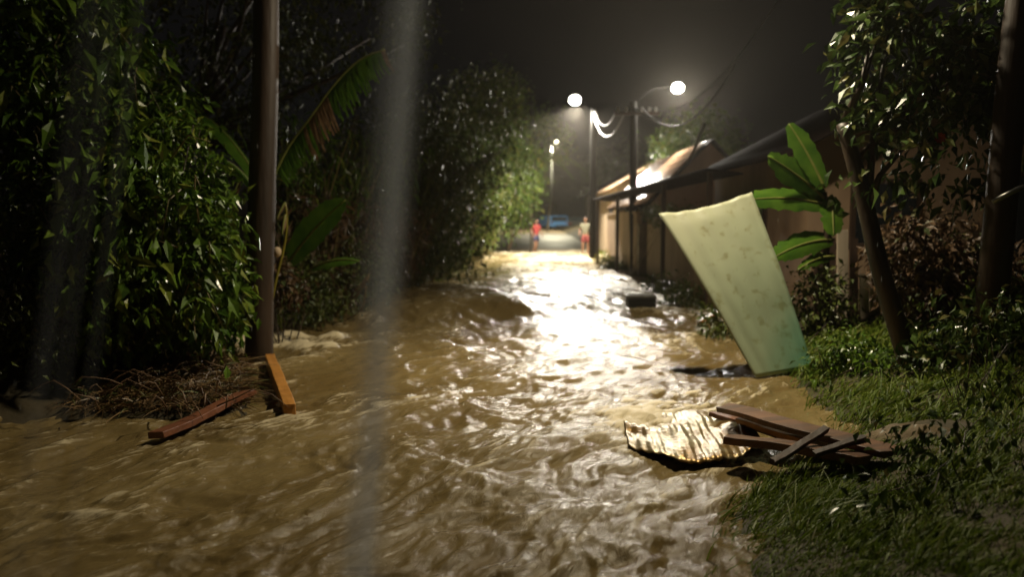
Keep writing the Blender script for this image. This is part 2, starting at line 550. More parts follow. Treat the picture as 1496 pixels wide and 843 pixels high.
def left_x(y): return np.interp(y, [a for a, _ in LW], [b for _, b in LW])
def right_x(y): return np.interp(y, [a for a, _ in RW], [b for _, b in RW])
def road_z(y): return np.where(np.asarray(y) < 35, -0.16 + 0.16 * np.clip((np.asarray(y) - 25) / 10, 0, 1), (np.asarray(y) - 35) * 0.0092)


def ground_z(x, y):
    x = np.asarray(x, float); y = np.asarray(y, float)
    lx, rx = left_x(y), right_x(y)
    dl = lx - x; dr = x - rx
    d = np.maximum(dl, dr)
    bank = np.where(dr > dl, np.clip(d * 0.30, -0.4, 0.75), np.clip(d * 0.28, -0.4, 0.55))
    inside = np.clip(d * 0.6, -0.28, 0)
    far = np.clip((y - 25) / 12, 0, 1)
    z = np.where(d > 0, bank + fbm(x * 0.7, y * 0.7, 2, 4) * 0.10 * np.clip(d * 1.5, 0, 1), inside * (1 - far))
    z = z + np.where(y > 25, road_z(y) - 0.0, 0) - 0.03 * far
    z = z + np.maximum(0, y - 150) * 0.0
    return z


def make_ground():
    ys = np.concatenate([np.linspace(-12, 3, 16), np.linspace(3.2, 14, 90), np.linspace(14.4, 45, 70), np.linspace(48, 700, 40)])
    xs = np.concatenate([np.linspace(-600, -30, 12), np.linspace(-26, -8, 20), np.linspace(-7.8, 8, 150), np.linspace(9, 26, 18), np.linspace(32, 600, 12)])
    X, Y = np.meshgrid(xs, ys)
    Z = ground_z(X, Y)
    V = np.stack([X, Y, Z], -1).reshape(-1, 3)
    n, c = X.shape
    i = np.arange(n - 1)[:, None] * c + np.arange(c - 1)[None, :]
    F = np.stack([i, i + 1, i + c + 1, i + c], -1).reshape(-1, 4)
    me = mesh_np("ground", V, F)
    tag(link("ground", me, M['mud']), "wet muddy ground and banks beside the flooded street", kind="structure")


make_ground()


def make_road():
    rows = []
    for y in list(np.linspace(24, 50, 14)) + list(np.linspace(56, 210, 16)):
        lx, rx = float(left_x(y)) - 0.3, float(right_x(y)) + 0.2
        rows.append([(lx + (rx - lx) * t, y, float(road_z(y)) + 0.006 + 0.05 * (1 - (2 * t - 1) ** 2)) for t in np.linspace(0, 1, 9)])
    tag(MB().grid(rows).build("road", M['road']), "wet sandy road rising beyond the flood water", kind="structure")


make_road()


def make_water():
    NR, NC = 1000, 560
    Y = 0.6 * (44 / 0.6) ** np.linspace(0, 1, NR)
    Y = np.concatenate([np.linspace(-8, 0.55, 40), Y])
    U = np.linspace(-1, 1, NC)
    YY, UU = np.meshgrid(Y, U, indexing='ij')
    half = 3.2 + 0.62 * np.maximum(YY, 0)
    XX = UU * half
    th = math.radians(57)
    c, s = math.cos(th), math.sin(th)
    # flow frame bends from straight down the street to down-left in the foreground
    a = XX * c + YY * s            # along the flow
    b = -XX * s + YY * c           # across
    k = np.clip((YY - 9) / 12, 0, 1)
    a = a * (1 - k) + YY * k; b = b * (1 - k) + (-XX) * k
    wa, wb = fbm(XX * 0.9, YY * 0.9, 1, 3), fbm(XX * 0.9, YY * 0.9, 9, 3)
    a2, b2 = a + 0.35 * wa, b + 0.22 * wb

    def ridge(n): return 1 - np.abs(n) * 2.0
    swell = fbm(a2 * 0.55, b2 * 1.0, 3, 3)
    mid = ridge(fbm(a2 * 1.1, b2 * 3.0, 4, 3))
    fine = ridge(fbm(a2 * 3.2, b2 * 8.0, 5, 3))
    tiny = fbm(a2 * 14, b2 * 24, 6, 2)
    # rougher reach upstream on the right, calmer tongue in the middle
    calm = np.exp(-(((XX - 0.4) / 1.5) ** 2 + ((YY - 10.5) / 3.0) ** 2))
    chop = 1 - 0.5 * calm
    H = 0.055 * swell + chop * (0.022 * mid + 0.0105 * fine + 0.0034 * tiny)
    H = H * np.clip(1.15 - 0.012 * YY, 0.5, 1)
    foam = 0.28 * swell + 0.30 * mid + 0.28 * fine - 0.34
    foam = foam + 0.35 * (fbm(a2 * 0.25, b2 * 0.8, 7, 3))
    # whitewater piling up behind the left pole and round the beams
    def blob(cx, cy, rx, ry, h, f):
        nonlocal H, foam
        g = np.exp(-(((XX - cx) / rx) ** 2 + ((YY - cy) / ry) ** 2))
        n = 0.6 + 0.7 * fbm(XX * 2.2, YY * 2.2, 12, 4)
        H = H + h * g * n; foam = foam + f * g * n
    for (px, py, rx, ry, h, f) in ((440, 500, 0.75, 0.6, 0.16, 2.0), (330, 508, 0.45, 0.5, 0.14, 1.8), (415, 560, 0.25, 0.3, 0.02, 0.5),
                                   (400, 620, 0.35, 0.3, 0.03, 0.5), (960, 600, 0.5, 0.6, 0.03, 0.8), (1010, 575, 0.6, 0.5, 0.05, 0.7),
                                   (930, 625, 0.35, 0.5, 0.05, 0.9), (150, 750, 0.5, 0.25, 0.02, 0.5), (640, 590, 0.7, 0.4, 0.02, 0.2), (1120, 720, 0.35, 0.3, 0.02, 0.5)):
        g = G(px, py)
        blob(g.x, g.y, rx, ry, h, f)
    up = np.clip((YY - 9) / 5, 0, 1) * np.clip((XX - (1.0 - (YY - 9) * 0.12)) / 0.7, 0, 1)
    foam = foam + 0.45 * up  # middle lamp's glare on the water, put into the colour as extra pale
    # step in the bed: the stream drops a little where the lane meets the foreground
    H = H + 0.05 * np.tanh((YY - 12.5 + 0.6 * XX) / 1.2) + 0.02
    hump = np.where(YY > 13.2, np.exp(-((YY - 13.2) / 4.0) ** 2), np.exp(-((YY - 13.2) / 0.95) ** 2))
    H = H + 0.24 * hump / (1 + np.exp((XX - 1.35 + 0.25 * (13 - YY)) / 0.28))  # standing swell shaped to tilt the lamp's reflection off this stretch
    V = np.stack([XX, YY, H], -1).reshape(-1, 3)
    n, cc = XX.shape
    i = np.arange(n - 1)[:, None] * cc + np.arange(cc - 1)[None, :]
    F = np.stack([i, i + 1, i + cc + 1, i + cc], -1).reshape(-1, 4)
    me = mesh_np("flood_water", V, F)
    at = me.attributes.new("foam", 'FLOAT', 'POINT')
    at.data.foreach_set("value", foam.astype(np.float32).ravel())
    tag(link("flood_water", me, M['water']), "fast brown flood water with pale froth and painted glare filling the street", kind="structure")


make_water()

# ------------------------------------------------------------------ lamps
def spot(name, loc, aim, power, size, blend, col, rad, parent):
    d = bpy.data.lights.new(name, 'SPOT')
    d.energy = power; d.spot_size = math.radians(size); d.spot_blend = blend
    d.color = col; d.shadow_soft_size = rad
    o = bpy.data.objects.new(name, d); COL.objects.link(o)
    o.location = Vector(loc) - Vector(parent.location)
    o.rotation_euler = (Vector(aim) - Vector(loc)).to_track_quat('-Z', 'Y').to_euler()
    o.parent = parent
    return o


def wobble_line(a, b, n, amp, seed):
    a, b = Vector(a), Vector(b); out = []
    for i in range(n):
        t = i / (n - 1)
        p = a.lerp(b, t)
        p.x += amp * float(noise(t * 3.1, seed)); p.y += amp * float(noise(t * 3.1, seed + 5.5))
        out.append(p)
    return out


def street_light(root, post_top, head, glow_r, power, aim, col, size=165, bulb='bulb', blend=0.4):
    """curved arm, hood and glass bulb, with the lamp's own light just under the glass"""
    mid = post_top.lerp(head, 0.5) + Vector((0, 0, 0.22))
    pts = [post_top, post_top.lerp(mid, 0.6) + Vector((0, 0, 0.08)), mid, head.lerp(mid, 0.3) + Vector((0, 0, 0.04)), head + Vector((0, 0, glow_r * 0.8))]
    MB().tube(pts, 0.018, 8).build("arm", M['pole_dark'], root)
    hood = MB()
    prof = [(0.03, 1.25), (0.35, 1.18), (0.7, 0.98), (0.86, 0.72)]
    rows = []
    for r, z in prof:
        rows.append([head + Vector((math.cos(k * PI / 8) * r * glow_r, math.sin(k * PI / 8) * r * glow_r, z * glow_r)) for k in range(17)])
    hood.grid(rows)
    solid(hood.build("hood", M['pole_dark'], root), 0.006)
    MB().ball(head, glow_r, 20, 12, (1, 1, 0.85)).build("bulb", M[bulb], root)
    spot("lamp_light", head - Vector((0, 0, glow_r * 0.95)), aim, power, size, blend, col, 0.12, root)


# far lamp, above the white pool of light
D1 = 31.0
p1 = P(866, 330, D1); p1.z = float(ground_z(p1.x, p1.y))
pole1 = empty("street_lamp", p1, "farther brighter street lamp above the glaring patch of flooded road", "street lamp", "lit street lamps over the flooded street")
top1 = P(868, 158, D1)
MB().tube(wobble_line(p1 - Vector((0, 0, 0.1)), top1, 8, 0.04, 3), [0.15, 0.145, 0.14, 0.135, 0.13, 0.125, 0.12, 0.11], 12).build("post", M['pole_dark'], pole1)
h1 = P(840, 146, D1 + 0.9)
street_light(pole1, top1 - Vector((0, 0, 0.25)), h1, 0.23, P_FAR, h1 - Vector((0.15, 1.2, 6)), (1.0, 0.93, 0.80), 142)

# middle lamp, by the tiled roof
D2 = 22.5
p2 = P(926, 400, D2); p2.z = float(ground_z(p2.x, p2.y))
pole2 = empty("utility_pole", p2, "dark utility pole with insulators and a lamp arm reaching over the tiled roof", "utility pole")
top2 = P(925, 148, D2)
MB().tube(wobble_line(p2 - Vector((0, 0, 0.1)), top2, 8, 0.03, 8), [0.13, 0.128, 0.125, 0.12, 0.115, 0.11, 0.105, 0.10], 12).build("post", M['pole_dark'], pole2)
MB().beam(top2 + Vector((-0.55, -0.1, -0.35)), top2 + Vector((0.75, -0.1, -0.35)), 0.07, 0.09).build("crossarm", M['wood_dark'], pole2)
for i, dx in enumerate((-0.45, -0.2, 0.25, 0.45, 0.65)):
    q = top2 + Vector((dx, -0.1, -0.30))
    MB().tube([q, q + Vector((0, 0, 0.03)), q + Vector((0, 0, 0.06)), q + Vector((0, 0, 0.09)), q + Vector((0, 0, 0.13))], [0.022, 0.045, 0.03, 0.045, 0.02], 10).build("insulator", M['insul'], pole2)
h2 = P(990, 128, D2 + 0.8)
street_light(pole2, top2 - Vector((0, 0, 0.1)), h2, 0.18, P_MID, h2 - Vector((1.1, 3.0, 4)), (1.0, 0.93, 0.80), 160)

# right foreground pole, carries the lamp that lights the foreground
D3 = 6.4
p3 = P(1438, 500, D3); p3.z = float(ground_z(p3.x, p3.y))
t3 = P(1492, 0, D3); t3 = p3 + (t3 - p3) * 1.0
t3 = p3.lerp(t3, 1.75)
pole3 = empty("utility_pole", p3, "brown utility pole at the right edge behind the wet shrubs", "utility pole")
MB().tube(wobble_line(p3 - Vector((0, 0, 0.2)), t3, 12, 0.02, 15), [0.125 - 0.002 * i for i in range(12)], 14).build("post", M['pole'], pole3)
br = p3.lerp(t3, 0.28)
MB().tube([br + Vector((-0.16, -0.15, -0.10)), br + Vector((0.0, -0.20, 0.0)), br + Vector((0.35, -0.15, 0.12))], 0.022, 8).build("cable_clamp", M['metal'], pole3)
h3 = Vector((1.5, 8.3, 5.8))
street_light(pole3, t3 - Vector((0, 0, 0.3)), h3, 0.14, P_NEAR, Vector((1.0, 6.6, 0)), (1.0, 0.86, 0.60), 176, 'bulb_near', 1.0)

# ------------------------------------------------------------------ left utility pole
p0 = G(376, 528, 0.0)
pole0 = empty("utility_pole", p0, "thick dark utility pole standing in the flood on the left beside the orange beam", "utility pole")
tp = P(388, 0, p0.y)
tp = p0.lerp(tp, 1.7)
pp = wobble_line(p0 - Vector((0, 0, 0.35)), tp, 14, 0.02, 21)
MB().tube(pp, [0.158 - 0.0028 * i for i in range(14)], 18).build("post", M['pole'], pole0)


# ------------------------------------------------------------------ cables
def cable(a, b, sag, label, r=0.014, n=18):
    a, b = Vector(a), Vector(b)
    pts = []
    for i in range(n):
        t = i / (n - 1)
        p = a.lerp(b, t); p.z -= sag * 4 * t * (1 - t)
        pts.append(p)
    o = MB().tube(pts, r, 6).build("overhead_cable", M['wire'])
    tag(o, label, "cable", "overhead cables between the poles")
    return o


cable(top2 + Vector((-0.45, -0.1, -0.17)), top1 + Vector((0, 0, -0.1)), 0.55, "sagging cable running from the far lamp post to the left end of the crossarm")
cable(top2 + Vector((-0.2, -0.1, -0.17)), top1 + Vector((0, 0, -0.35)), 0.8, "lower sagging cable between the far lamp post and the crossarm pole", 0.02)
cable(top2 + Vector((0.25, -0.1, -0.2)), P(1075, 92, 17.5), 0.9, "thick drooping cable below the right lamp rising towards the top right", 0.024)
cable(top2 + Vector((0.45, -0.1, -0.17)), P(1150, -20, 12), 0.7, "thin cable passing above the dark roof towards the top right edge", 0.01)
cable(top2 + Vector((0.0, 0, -0.15)), P(965, 176, 21.5), 0.06, "short thick loop of coiled cable beside the crossarm insulators", 0.035)

# ------------------------------------------------------------------ foliage tools
def leaf_arrays(n, cent, nrm, axis, size, aspect=0.45, fold=0.25):
    """n folded leaves of 6 vertices, 4 triangles-worth each (two quads)"""
    axis = axis / np.linalg.norm(axis, axis=1, keepdims=True)
    side = np.cross(nrm, axis); side /= np.linalg.norm(side, axis=1, keepdims=True) + 1e-9
    up = np.cross(axis, side)
    L = size[:, None]; Wd = (size * aspect)[:, None]
    b = cent; tip = cent + axis * L - up * L * 0.15
    m1 = cent + axis * L * 0.45
    l = m1 + side * Wd * 0.5 + up * L * fold * 0.4
    r = m1 - side * Wd * 0.5 + up * L * fold * 0.4
    V = np.stack([b, l, tip, r, m1 + axis * 0.0], 1).reshape(-1, 3)
    k = np.arange(n)[:, None] * 5
    F = np.concatenate([k + np.array([0, 4, 1]), k + np.array([1, 4, 2]), k + np.array([0, 3, 4]), k + np.array([3, 2, 4])], 0)
    return V, F


def clump_points(blobs, nclump, n, spread, rng, shell=0.6):
    vol = np.array([b[3] * b[4] * b[5] for b in blobs]); vol = vol / vol.sum()
    idx = rng.choice(len(blobs), nclump, p=vol)
    B = np.array(blobs)[idx]
    d = rng.normal(size=(nclump, 3)); d /= np.linalg.norm(d, axis=1, keepdims=True)
    r = rng.uniform(shell, 1.05, nclump) ** 0.8
    C = B[:, :3] + d * B[:, 3:6] * r[:, None]
    ci = rng.integers(0, nclump, n)
    pts = C[ci] + rng.normal(size=(n, 3)) * spread
    return pts, d[ci]


def foliage(root, blobs, nclump, n, size, m, spread=0.16, aspect=0.45, droop=0.7, seed=1, name="foliage", nparts=0, shell=0.6, direction=None, size_parts=1.25):
    rng = np.random.default_rng(seed)
    pts, out = clump_points(blobs, nclump, n, spread, rng, shell)
    ax = out * 0.5 + rng.normal(size=(n, 3)) * 0.7
    ax[:, 2] -= droop
    if direction is not None: ax += np.array(direction)
    nr = rng.normal(size=(n, 3)) * 0.6; nr[:, 2] += 1.0
    sz = size * rng.uniform(0.6, 1.35, n) ** 1.4
    gz = ground_z(pts[:, 0], pts[:, 1])
    keep = pts[:, 2] > gz + 0.02
    pts, ax, nr, sz = pts[keep], ax[keep], nr[keep], sz[keep]
    n = len(pts)
    if nparts:
        # the nearest, largest leaves are leaves of their own
        order = np.argsort(pts[:, 1] + rng.uniform(0, 0.35, n))
        pick = order[:nparts * 3][rng.permutation(min(nparts * 3, n))[:nparts]]
        V, F = leaf_arrays(1, np.zeros((1, 3)), np.array([[0, 0, 1.0]]), np.array([[0, 1.0, 0]]), np.array([1.0]), aspect)
        me = mesh_np("leaf", V, F); me.materials.append(m)
        off = Vector(root.location)
        for i in pick:
            a = Vector(ax[i]).normalized(); u = Vector(nr[i])
            s = u.cross(a).normalized() * -1; t = s.cross(a)
            R = Matrix((s, a, t)).transposed()
            o = bpy.data.objects.new("leaf", me); COL.objects.link(o); o.parent = root
            o.matrix_local = Matrix.Translation(Vector(pts[i]) - off) @ R.to_4x4() @ Matrix.Scale(float(sz[i]) * size_parts, 4)
        mask = np.ones(n, bool); mask[pick] = False
        pts, ax, nr, sz = pts[mask], ax[mask], nr[mask], sz[mask]; n = len(pts)
    V, F = leaf_arrays(n, pts, nr, ax, sz, aspect)
    o = link(name, mesh_np(name, V, F, False), m, root)
    o["kind"] = "stuff"
    return o


def twigs(root, base, blobs, n, r0, seed, m, name="branch"):
    rng = np.random.default_rng(seed)
    mb = MB()
    for i in range(n):
        b = blobs[rng.integers(0, len(blobs))]
        d = rng.normal(size=3); d /= np.linalg.norm(d)
        e = Vector(b[:3]) + Vector((d[0] * b[3], d[1] * b[4], d[2] * b[5])) * 0.85
        a = Vector(base) + Vector(rng.normal(size=3) * 0.04)
        mid = a.lerp(e, 0.5) + Vector(rng.normal(size=3) * 0.12)
        mb.tube([a, a.lerp(mid, .5), mid, mid.lerp(e, .5) + Vector((0, 0, -0.03)), e], [r0, r0 * .8, r0 * .6, r0 * .4, r0 * .15], 6)
    mb.build(name, m, root)


def blade_mesh(name, base, direc, length, width, bend, m, parent=None, sm=True):
    """n curved blades: base (n,3), lean vector (n,3); 3 segments"""
    n = len(base)
    side = np.cross(direc, RNG.normal(size=(n, 3))); side /= np.linalg.norm(side, axis=1, keepdims=True) + 1e-9
    rows = []
    for t, w in ((0, 1), (0.35, 0.85), (0.7, 0.5), (1.0, 0.06)):
        c = base + direc * (length * t)[:, None]
        c[:, 2] += -bend * length * t ** 2
        rows += [c - side * (width * w)[:, None] * 0.5, c + side * (width * w)[:, None] * 0.5]
    V = np.stack(rows, 1).reshape(-1, 3)
    k = np.arange(n)[:, None] * 8
    F = np.concatenate([k + np.array([0, 1, 3, 2]), k + np.array([2, 3, 5, 4]), k + np.array([4, 5, 7, 6])], 0)
    return link(name, mesh_np(name, V, F, sm), m, parent)


# ------------------------------------------------------------------ left vegetation
def bl(px, py, Y, rx, rz, ry=None):
    q = P(px, py, Y)
    return (q.x, q.y, q.z, rx, ry if ry is not None else rx * 0.8, rz)


def shrub(name, base, blobs, nclump, n, size, m, label, cat, seed, nparts=0, stem_r=0.03, nst=12, group=None, **kw):
    b = Vector(base); b.z = float(ground_z(b.x, b.y))
    root = empty(name, b, label, cat, group)
    twigs(root, b - Vector((0, 0, 0.05)), blobs, nst, stem_r, seed, M['bark'], "stem")
    foliage(root, blobs, nclump, n, size, m, seed=seed, nparts=nparts, **kw)
    return root


shrub("leafy_tree", P(60, 480, 9.0), [bl(40, 60, 8.6, 1.3, 1.1), bl(130, 140, 8.3, 1.0, 0.8), bl(20, 230, 8.4, 1.1, 0.9), bl(180, 210, 8.2, 0.7, 0.7), bl(-60, 0, 8.6, 1.5, 1.2)],
      300, 15000, 0.135, M['leaf'], "tall dense leafy tree filling the top left corner with wet shining leaves", "tree", 31, 240, 0.05, 16, spread=0.13)
shrub("climbing_shrub", P(200, 470, 7.6), [bl(230, 330, 7.6, 0.75, 0.8), bl(170, 420, 7.3, 0.8, 0.6), bl(280, 430, 7.9, 0.55, 0.6), bl(120, 330, 7.6, 0.7, 0.8), bl(250, 230, 7.9, 0.5, 0.55)],
      260, 13000, 0.105, M['leaf'], "bright green leafy shrub above the brown mound left of the dark pole", "shrub", 32, 240, 0.025, 14, spread=0.11)
shrub("shrub", P(30, 520, 7.2), [bl(30, 400, 7.2, 0.9, 0.8), bl(-40, 480, 6.8, 0.9, 0.6), bl(90, 500, 7.0, 0.6, 0.5)],
      150, 8000, 0.06, M['leaf_dark'], "dark leafy shrub at the left edge near the water line", "shrub", 33, 120, 0.03, 12, spread=0.12)
shrub("shrub", P(400, 440, 11.5), [bl(330, 420, 10.5, 0.6, 0.7), bl(430, 430, 11.5, 0.8, 0.5), bl(500, 400, 12.5, 0.8, 0.7)],
      130, 6500, 0.07, M['leaf_dark'], "low dark shrub behind the thick pole above the white churning water", "shrub", 34, 60, 0.02, 12, spread=0.13)

for nm, bs, sd in (("leafy_tree", [bl(60, 60, 8.0, 1.1, 0.9), bl(120, 200, 7.9, .8, .8)], 131), ("climbing_shrub", [bl(200, 330, 7.2, .7, .7), bl(260, 430, 7.4, .5, .5)], 132)):
    r_ = bpy.data.objects[nm]
    foliage(r_, bs, 60, 900, 0.20, M['leaf'], spread=0.15, aspect=0.42, droop=1.2, seed=sd, name="hanging_foliage")
    sp = MB()
    for k in range(22):
        b_ = bs[k % 2]
        a = Vector(b_[:3]) + Vector((random.uniform(-1, 1) * b_[3], -0.2, random.uniform(-.5, .9) * b_[5]))
        e = a + Vector((random.uniform(-.3, .5), random.uniform(-.35, 0), random.uniform(-.6, .3)))
        sp.tube([a, a.lerp(e, .5) + Vector((0, -.05, .12)), e], [.008, .006, .002], 5)
    sp.build("twigs", M['reed'], r_)["kind"] = "stuff"

# tall dark trees closing the left skyline
def big_tree(name, base, h, crown, n, m, label, seed, size=0.11, r=0.16, nclump=160, spread=0.25, group=None):
    b = Vector(base); b.z = float(ground_z(b.x, b.y))
    root = empty(name, b, label, "tree", group)
    top = Vector(crown[0][:3])
    MB().tube(wobble_line(b - Vector((0, 0, 0.1)), top, 9, 0.25, seed), [r * (1 - 0.08 * i) for i in range(9)], 10).build("trunk", M['bark'], root)
    twigs(root, b.lerp(top, 0.55), crown, 12, r * 0.45, seed, M['bark'], "branch")
    foliage(root, crown, nclump, n, size, m, spread=spread, seed=seed, name="crown")
    return root


# bamboo and reeds along the left side of the lane
def thicket(label, y0, y1, inset, h0, h1, n, seed, m, group="thickets of tall stalks along the left of the lane"):
    rng = np.random.default_rng(seed)
    yy = rng.uniform(y0, y1, n); xx = left_x(yy) - inset - np.abs(rng.normal(size=n)) * 0.55 + 0.15
    zz = ground_z(xx, yy) - 0.05
    ym = (y0 + y1) / 2; xm = float(left_x(ym)) - inset - 0.3
    root = empty("reed_thicket", (xm, ym, float(ground_z(xm, ym))), label, "reeds", group)
    base = np.stack([xx, yy, zz], 1)
    d = rng.normal(size=(n, 3)) * 0.16; d[:, 2] = 1; d[:, 0] += 0.10
    Ln = rng.uniform(h0, h1, n)
    o = blade_mesh("stalks", base, d, Ln, np.full(n, 0.022) * rng.uniform(0.6, 1.6, n), 0.12, M['reed'], root); o["kind"] = "stuff"
    # leaves along the stalks
    nl = n * 12
    k = rng.integers(0, n, nl); t = rng.uniform(0.15, 1, nl)
    pts = base[k] + d[k] * (Ln[k] * t)[:, None]; pts[:, 2] -= 0.12 * Ln[k] * t ** 2
    ax = rng.normal(size=(nl, 3)) * 0.7; ax[:, 2] -= 0.8; ax[:, 0] += 0.3
    nr = rng.normal(size=(nl, 3)); nr[:, 2] += 1
    V, F = leaf_arrays(nl, pts + rng.normal(size=(nl, 3)) * 0.05, nr, ax, rng.uniform(0.14, 0.34, nl), 0.16)
    o = link("foliage", mesh_np("foliage", V, F, False), m, root); o["kind"] = "stuff"


thicket("brown dry stalks leaning over the water behind the banana plant", 11.8, 15.5, 0.25, 1.5, 2.3, 260, 41, M['leaf_brown'])
thicket("green leafy canes rising behind the brown dry stalks beside the arching frond", 12.5, 16.0, 0.75, 2.4, 3.7, 260, 46, M['leaf'])
thicket("dark green tall stalks midway along the left of the lane", 15.5, 21, 0.25, 2.4, 3.8, 420, 42, M['leaf_dark'])
thicket("taller stalks farther up the lane, half lit by the far lamp", 21, 28, 0.3, 3.0, 4.6, 460, 43, M['leaf_far'])
thicket("yellow-green lit stalks nearest the far lamp beside the bright pool", 28, 36, 0.15, 3.2, 5.0, 480, 44, M['leaf_far'])

big_tree("roadside_tree", (-3.2, 17, 0), 5, [bl(600, 250, 17, 1.5, 1.4), bl(680, 190, 18, 1.3, 1.2), bl(640, 330, 17, 1.2, 1.0)], 9000, M['leaf_dark'],
         "dark bushy tree behind the stalks in the middle left", 51, 0.12, 0.14, 150)
big_tree("roadside_tree", (-2.8, 25, 0), 5, [bl(690, 210, 25, 1.6, 1.6), bl(740, 260, 26, 1.1, 1.6), bl(720, 150, 26, 1.3, 1.1)], 9000, M['leaf_far'],
         "green tree leaning over the lane left of the far lamp", 52, 0.13, 0.15, 160)
big_tree("roadside_tree", (-1.9, 36, 0), 6, [bl(795, 205, 36, 1.1, 1.1), bl(755, 262, 36, 1.1, 1.4), bl(738, 315, 37, 0.7, 0.9)], 6500, M['leaf_far'],
         "small yellow-green tree just below and left of the far lamp", 53, 0.14, 0.13, 120)
big_tree("dark_tree", (-7, 14, 0), 7, [bl(330, 40, 14, 2.0, 2.0), bl(480, 20, 16, 2.0, 1.8), bl(430, 250, 14.5, 1.6, 1.3)], 6000, M['leaf_dark'],
         "tall unlit tree rising into the dark behind the banana plant", 54, 0.14, 0.2, 150)

# fallen-in brown mound with dead grass and roots
rng = np.random.default_rng(60)
n = 9000
gx = rng.uniform(75, 368, n); gy = rng.uniform(510, 606, n)
Bp = np.array([tuple(G(a, b, 0.0)) for a, b in zip(gx, gy)])
Bp[:, 2] = ground_z(Bp[:, 0], Bp[:, 1]) + 0.0
vv = (gx - 70) / 300; uu = (608 - gy) / 100
Bp[:, 2] = -0.05 + 0.22 * np.sin(np.pi * np.clip(uu + 0.02, 0, 1)) ** 0.6 * np.sin(np.pi * np.clip(vv, 0, 1)) ** 0.4
keep = Bp[:, 2] > 0.02
Bp = Bp[keep]; n = len(Bp)
dd = rng.normal(size=(n, 3)) * 0.55; dd[:, 2] = rng.uniform(0.15, 0.75, n); dd[:, 0] += 0.25
o = blade_mesh("dead_grass", Bp, dd, rng.uniform(0.10, 0.34, n), rng.uniform(0.006, 0.016, n), 0.5, M['straw'])
tag(o, "matted brown dead grass and roots on the mound at the left bank", "dead grass", kind="stuff")

mound = empty("soil_mound", G(230, 560, 0), "brown root-tangled soil mound at the water's edge left of the thick pole", "mound")
rows = []
for i in range(22):
    r = []
    for j in range(34):
        u, v = i / 21, j / 33
        q = G(70 + 300 * v, 608 - 100 * u, 0.0)
        x, y = q.x, q.y
        hgt = 0.22 * math.sin(PI * min(1, u * 1.0 + 0.02)) ** 0.6 * math.sin(PI * v) ** 0.4
        r.append((x + 0.05 * float(noise(u * 5, v * 5, 3)), y, -0.06 + hgt + 0.10 * float(fbm(x * 3.5, y * 3.5, 8, 4)) * (hgt * 4)))
    rows.append(r)
MB().grid(rows).build("soil", M['mud'], mound)
rt = MB()
for i in range(60):
    a = G(random.uniform(110, 340), random.uniform(530, 600), random.uniform(0.05, 0.22))
    ang = random.uniform(0, 2 * PI); L = random.uniform(0.2, 0.6)
    pts = [a + Vector((math.cos(ang) * L * t, math.sin(ang) * L * t * 0.5, 0.10 * math.sin(PI * t) + random.uniform(-.03, .03))) for t in (0, .25, .5, .75, 1)]
    rt.tube(pts, [0.006, 0.006, 0.005, 0.004, 0.002], 6)
rt.build("roots", M['dry'], mound)["kind"] = "stuff"

# ------------------------------------------------------------------ beams in the water, left
bevel(tag(rough_plank(G(392, 523, 0.085), G(421, 606, 0.04), 0.10, 0.11, 0, 5).build("timber_beam", M['wood_orange']),
    "squared orange timber beam lying in the flood against the foot of the thick pole", "beam"), 0.008)
bevel(tag(rough_plank(G(366, 574, 0.075), G(226, 638, 0.045), 0.14, 0.05, 0.12, 9).build("timber_board", M['wood_red']),
    "long reddish board half under water below the brown mound", "board"), 0.006)
tag(MB().tube([P(312, 508, 8.9), P(325, 522, 8.8), P(345, 531, 8.7), P(362, 536, 8.45)], [0.025, 0.035, 0.04, 0.05], 8).build("fallen_branch", M['bark']),
    "dark curved branch in the white water left of the thick pole", "branch")

# ------------------------------------------------------------------ banana leaves
def banana_leaf(root, base, tip, width, sag, m='banana', tear=0.0, side_dir=None, nseg=18, hang=0.35, seed=0, name="leaf"):
    base, tip = Vector(base), Vector(tip)
    rng = np.random.default_rng(seed)
    pts = []
    for i in range(nseg + 1):
        t = i / nseg
        p = base.lerp(tip, t); p.z += sag * 4 * t * (1 - t)
        pts.append(p)
    rows = []
    for i, p in enumerate(pts):
        t = i / nseg
        d = (pts[min(i + 1, nseg)] - pts[max(i - 1, 0)]).normalized()
        s = d.cross(Vector((0, 0, 1))) if side_dir is None else Vector(side_dir) - d * d.dot(Vector(side_dir))
        s.normalize()
        up = s.cross(d)
        if up.z < 0: up = -up
        w = width * (math.sin(PI * min(1, (t * 0.93 + 0.07))) ** 0.55) * (1 + 0.07 * rng.normal())
        row = []
        for u in (-1, -0.66, -0.33, 0, 0.33, 0.66, 1):
            tw = 1 - tear * rng.uniform(0, 0.5) * abs(u)
            row.append(p + s * (u * w * 0.5 * tw) - up * (hang * (abs(u) ** 1.6) * w * 0.5) + d * (abs(u) * w * 0.12 + tear * rng.normal() * 0.02))
        rows.append(row)
    o = MB().grid(rows).build(name, M[m], root)
    rib = MB().tube(pts, [0.016 * (1 - 0.8 * i / nseg) + 0.003 for i in range(nseg + 1)], 6).build("midrib", M['midrib'], root)
    rib.parent = o
    rib.matrix_parent_inverse = o.matrix_parent_inverse.inverted() @ Matrix.Identity(4) if False else Matrix.Identity(4)
    return o


DB = 10.3
bb = P(392, 455, DB); bb.z = float(ground_z(bb.x, bb.y))
ban = empty("banana_plant", bb, "banana plant behind the thick pole with one long arching torn frond", "banana plant")
MB().tube([bb - Vector((0, 0, .05)), P(390, 400, DB), P(393, 330, DB), P(398, 262, DB)], [0.11, 0.10, 0.08, 0.05], 12).build("trunk", M['bark'], ban)
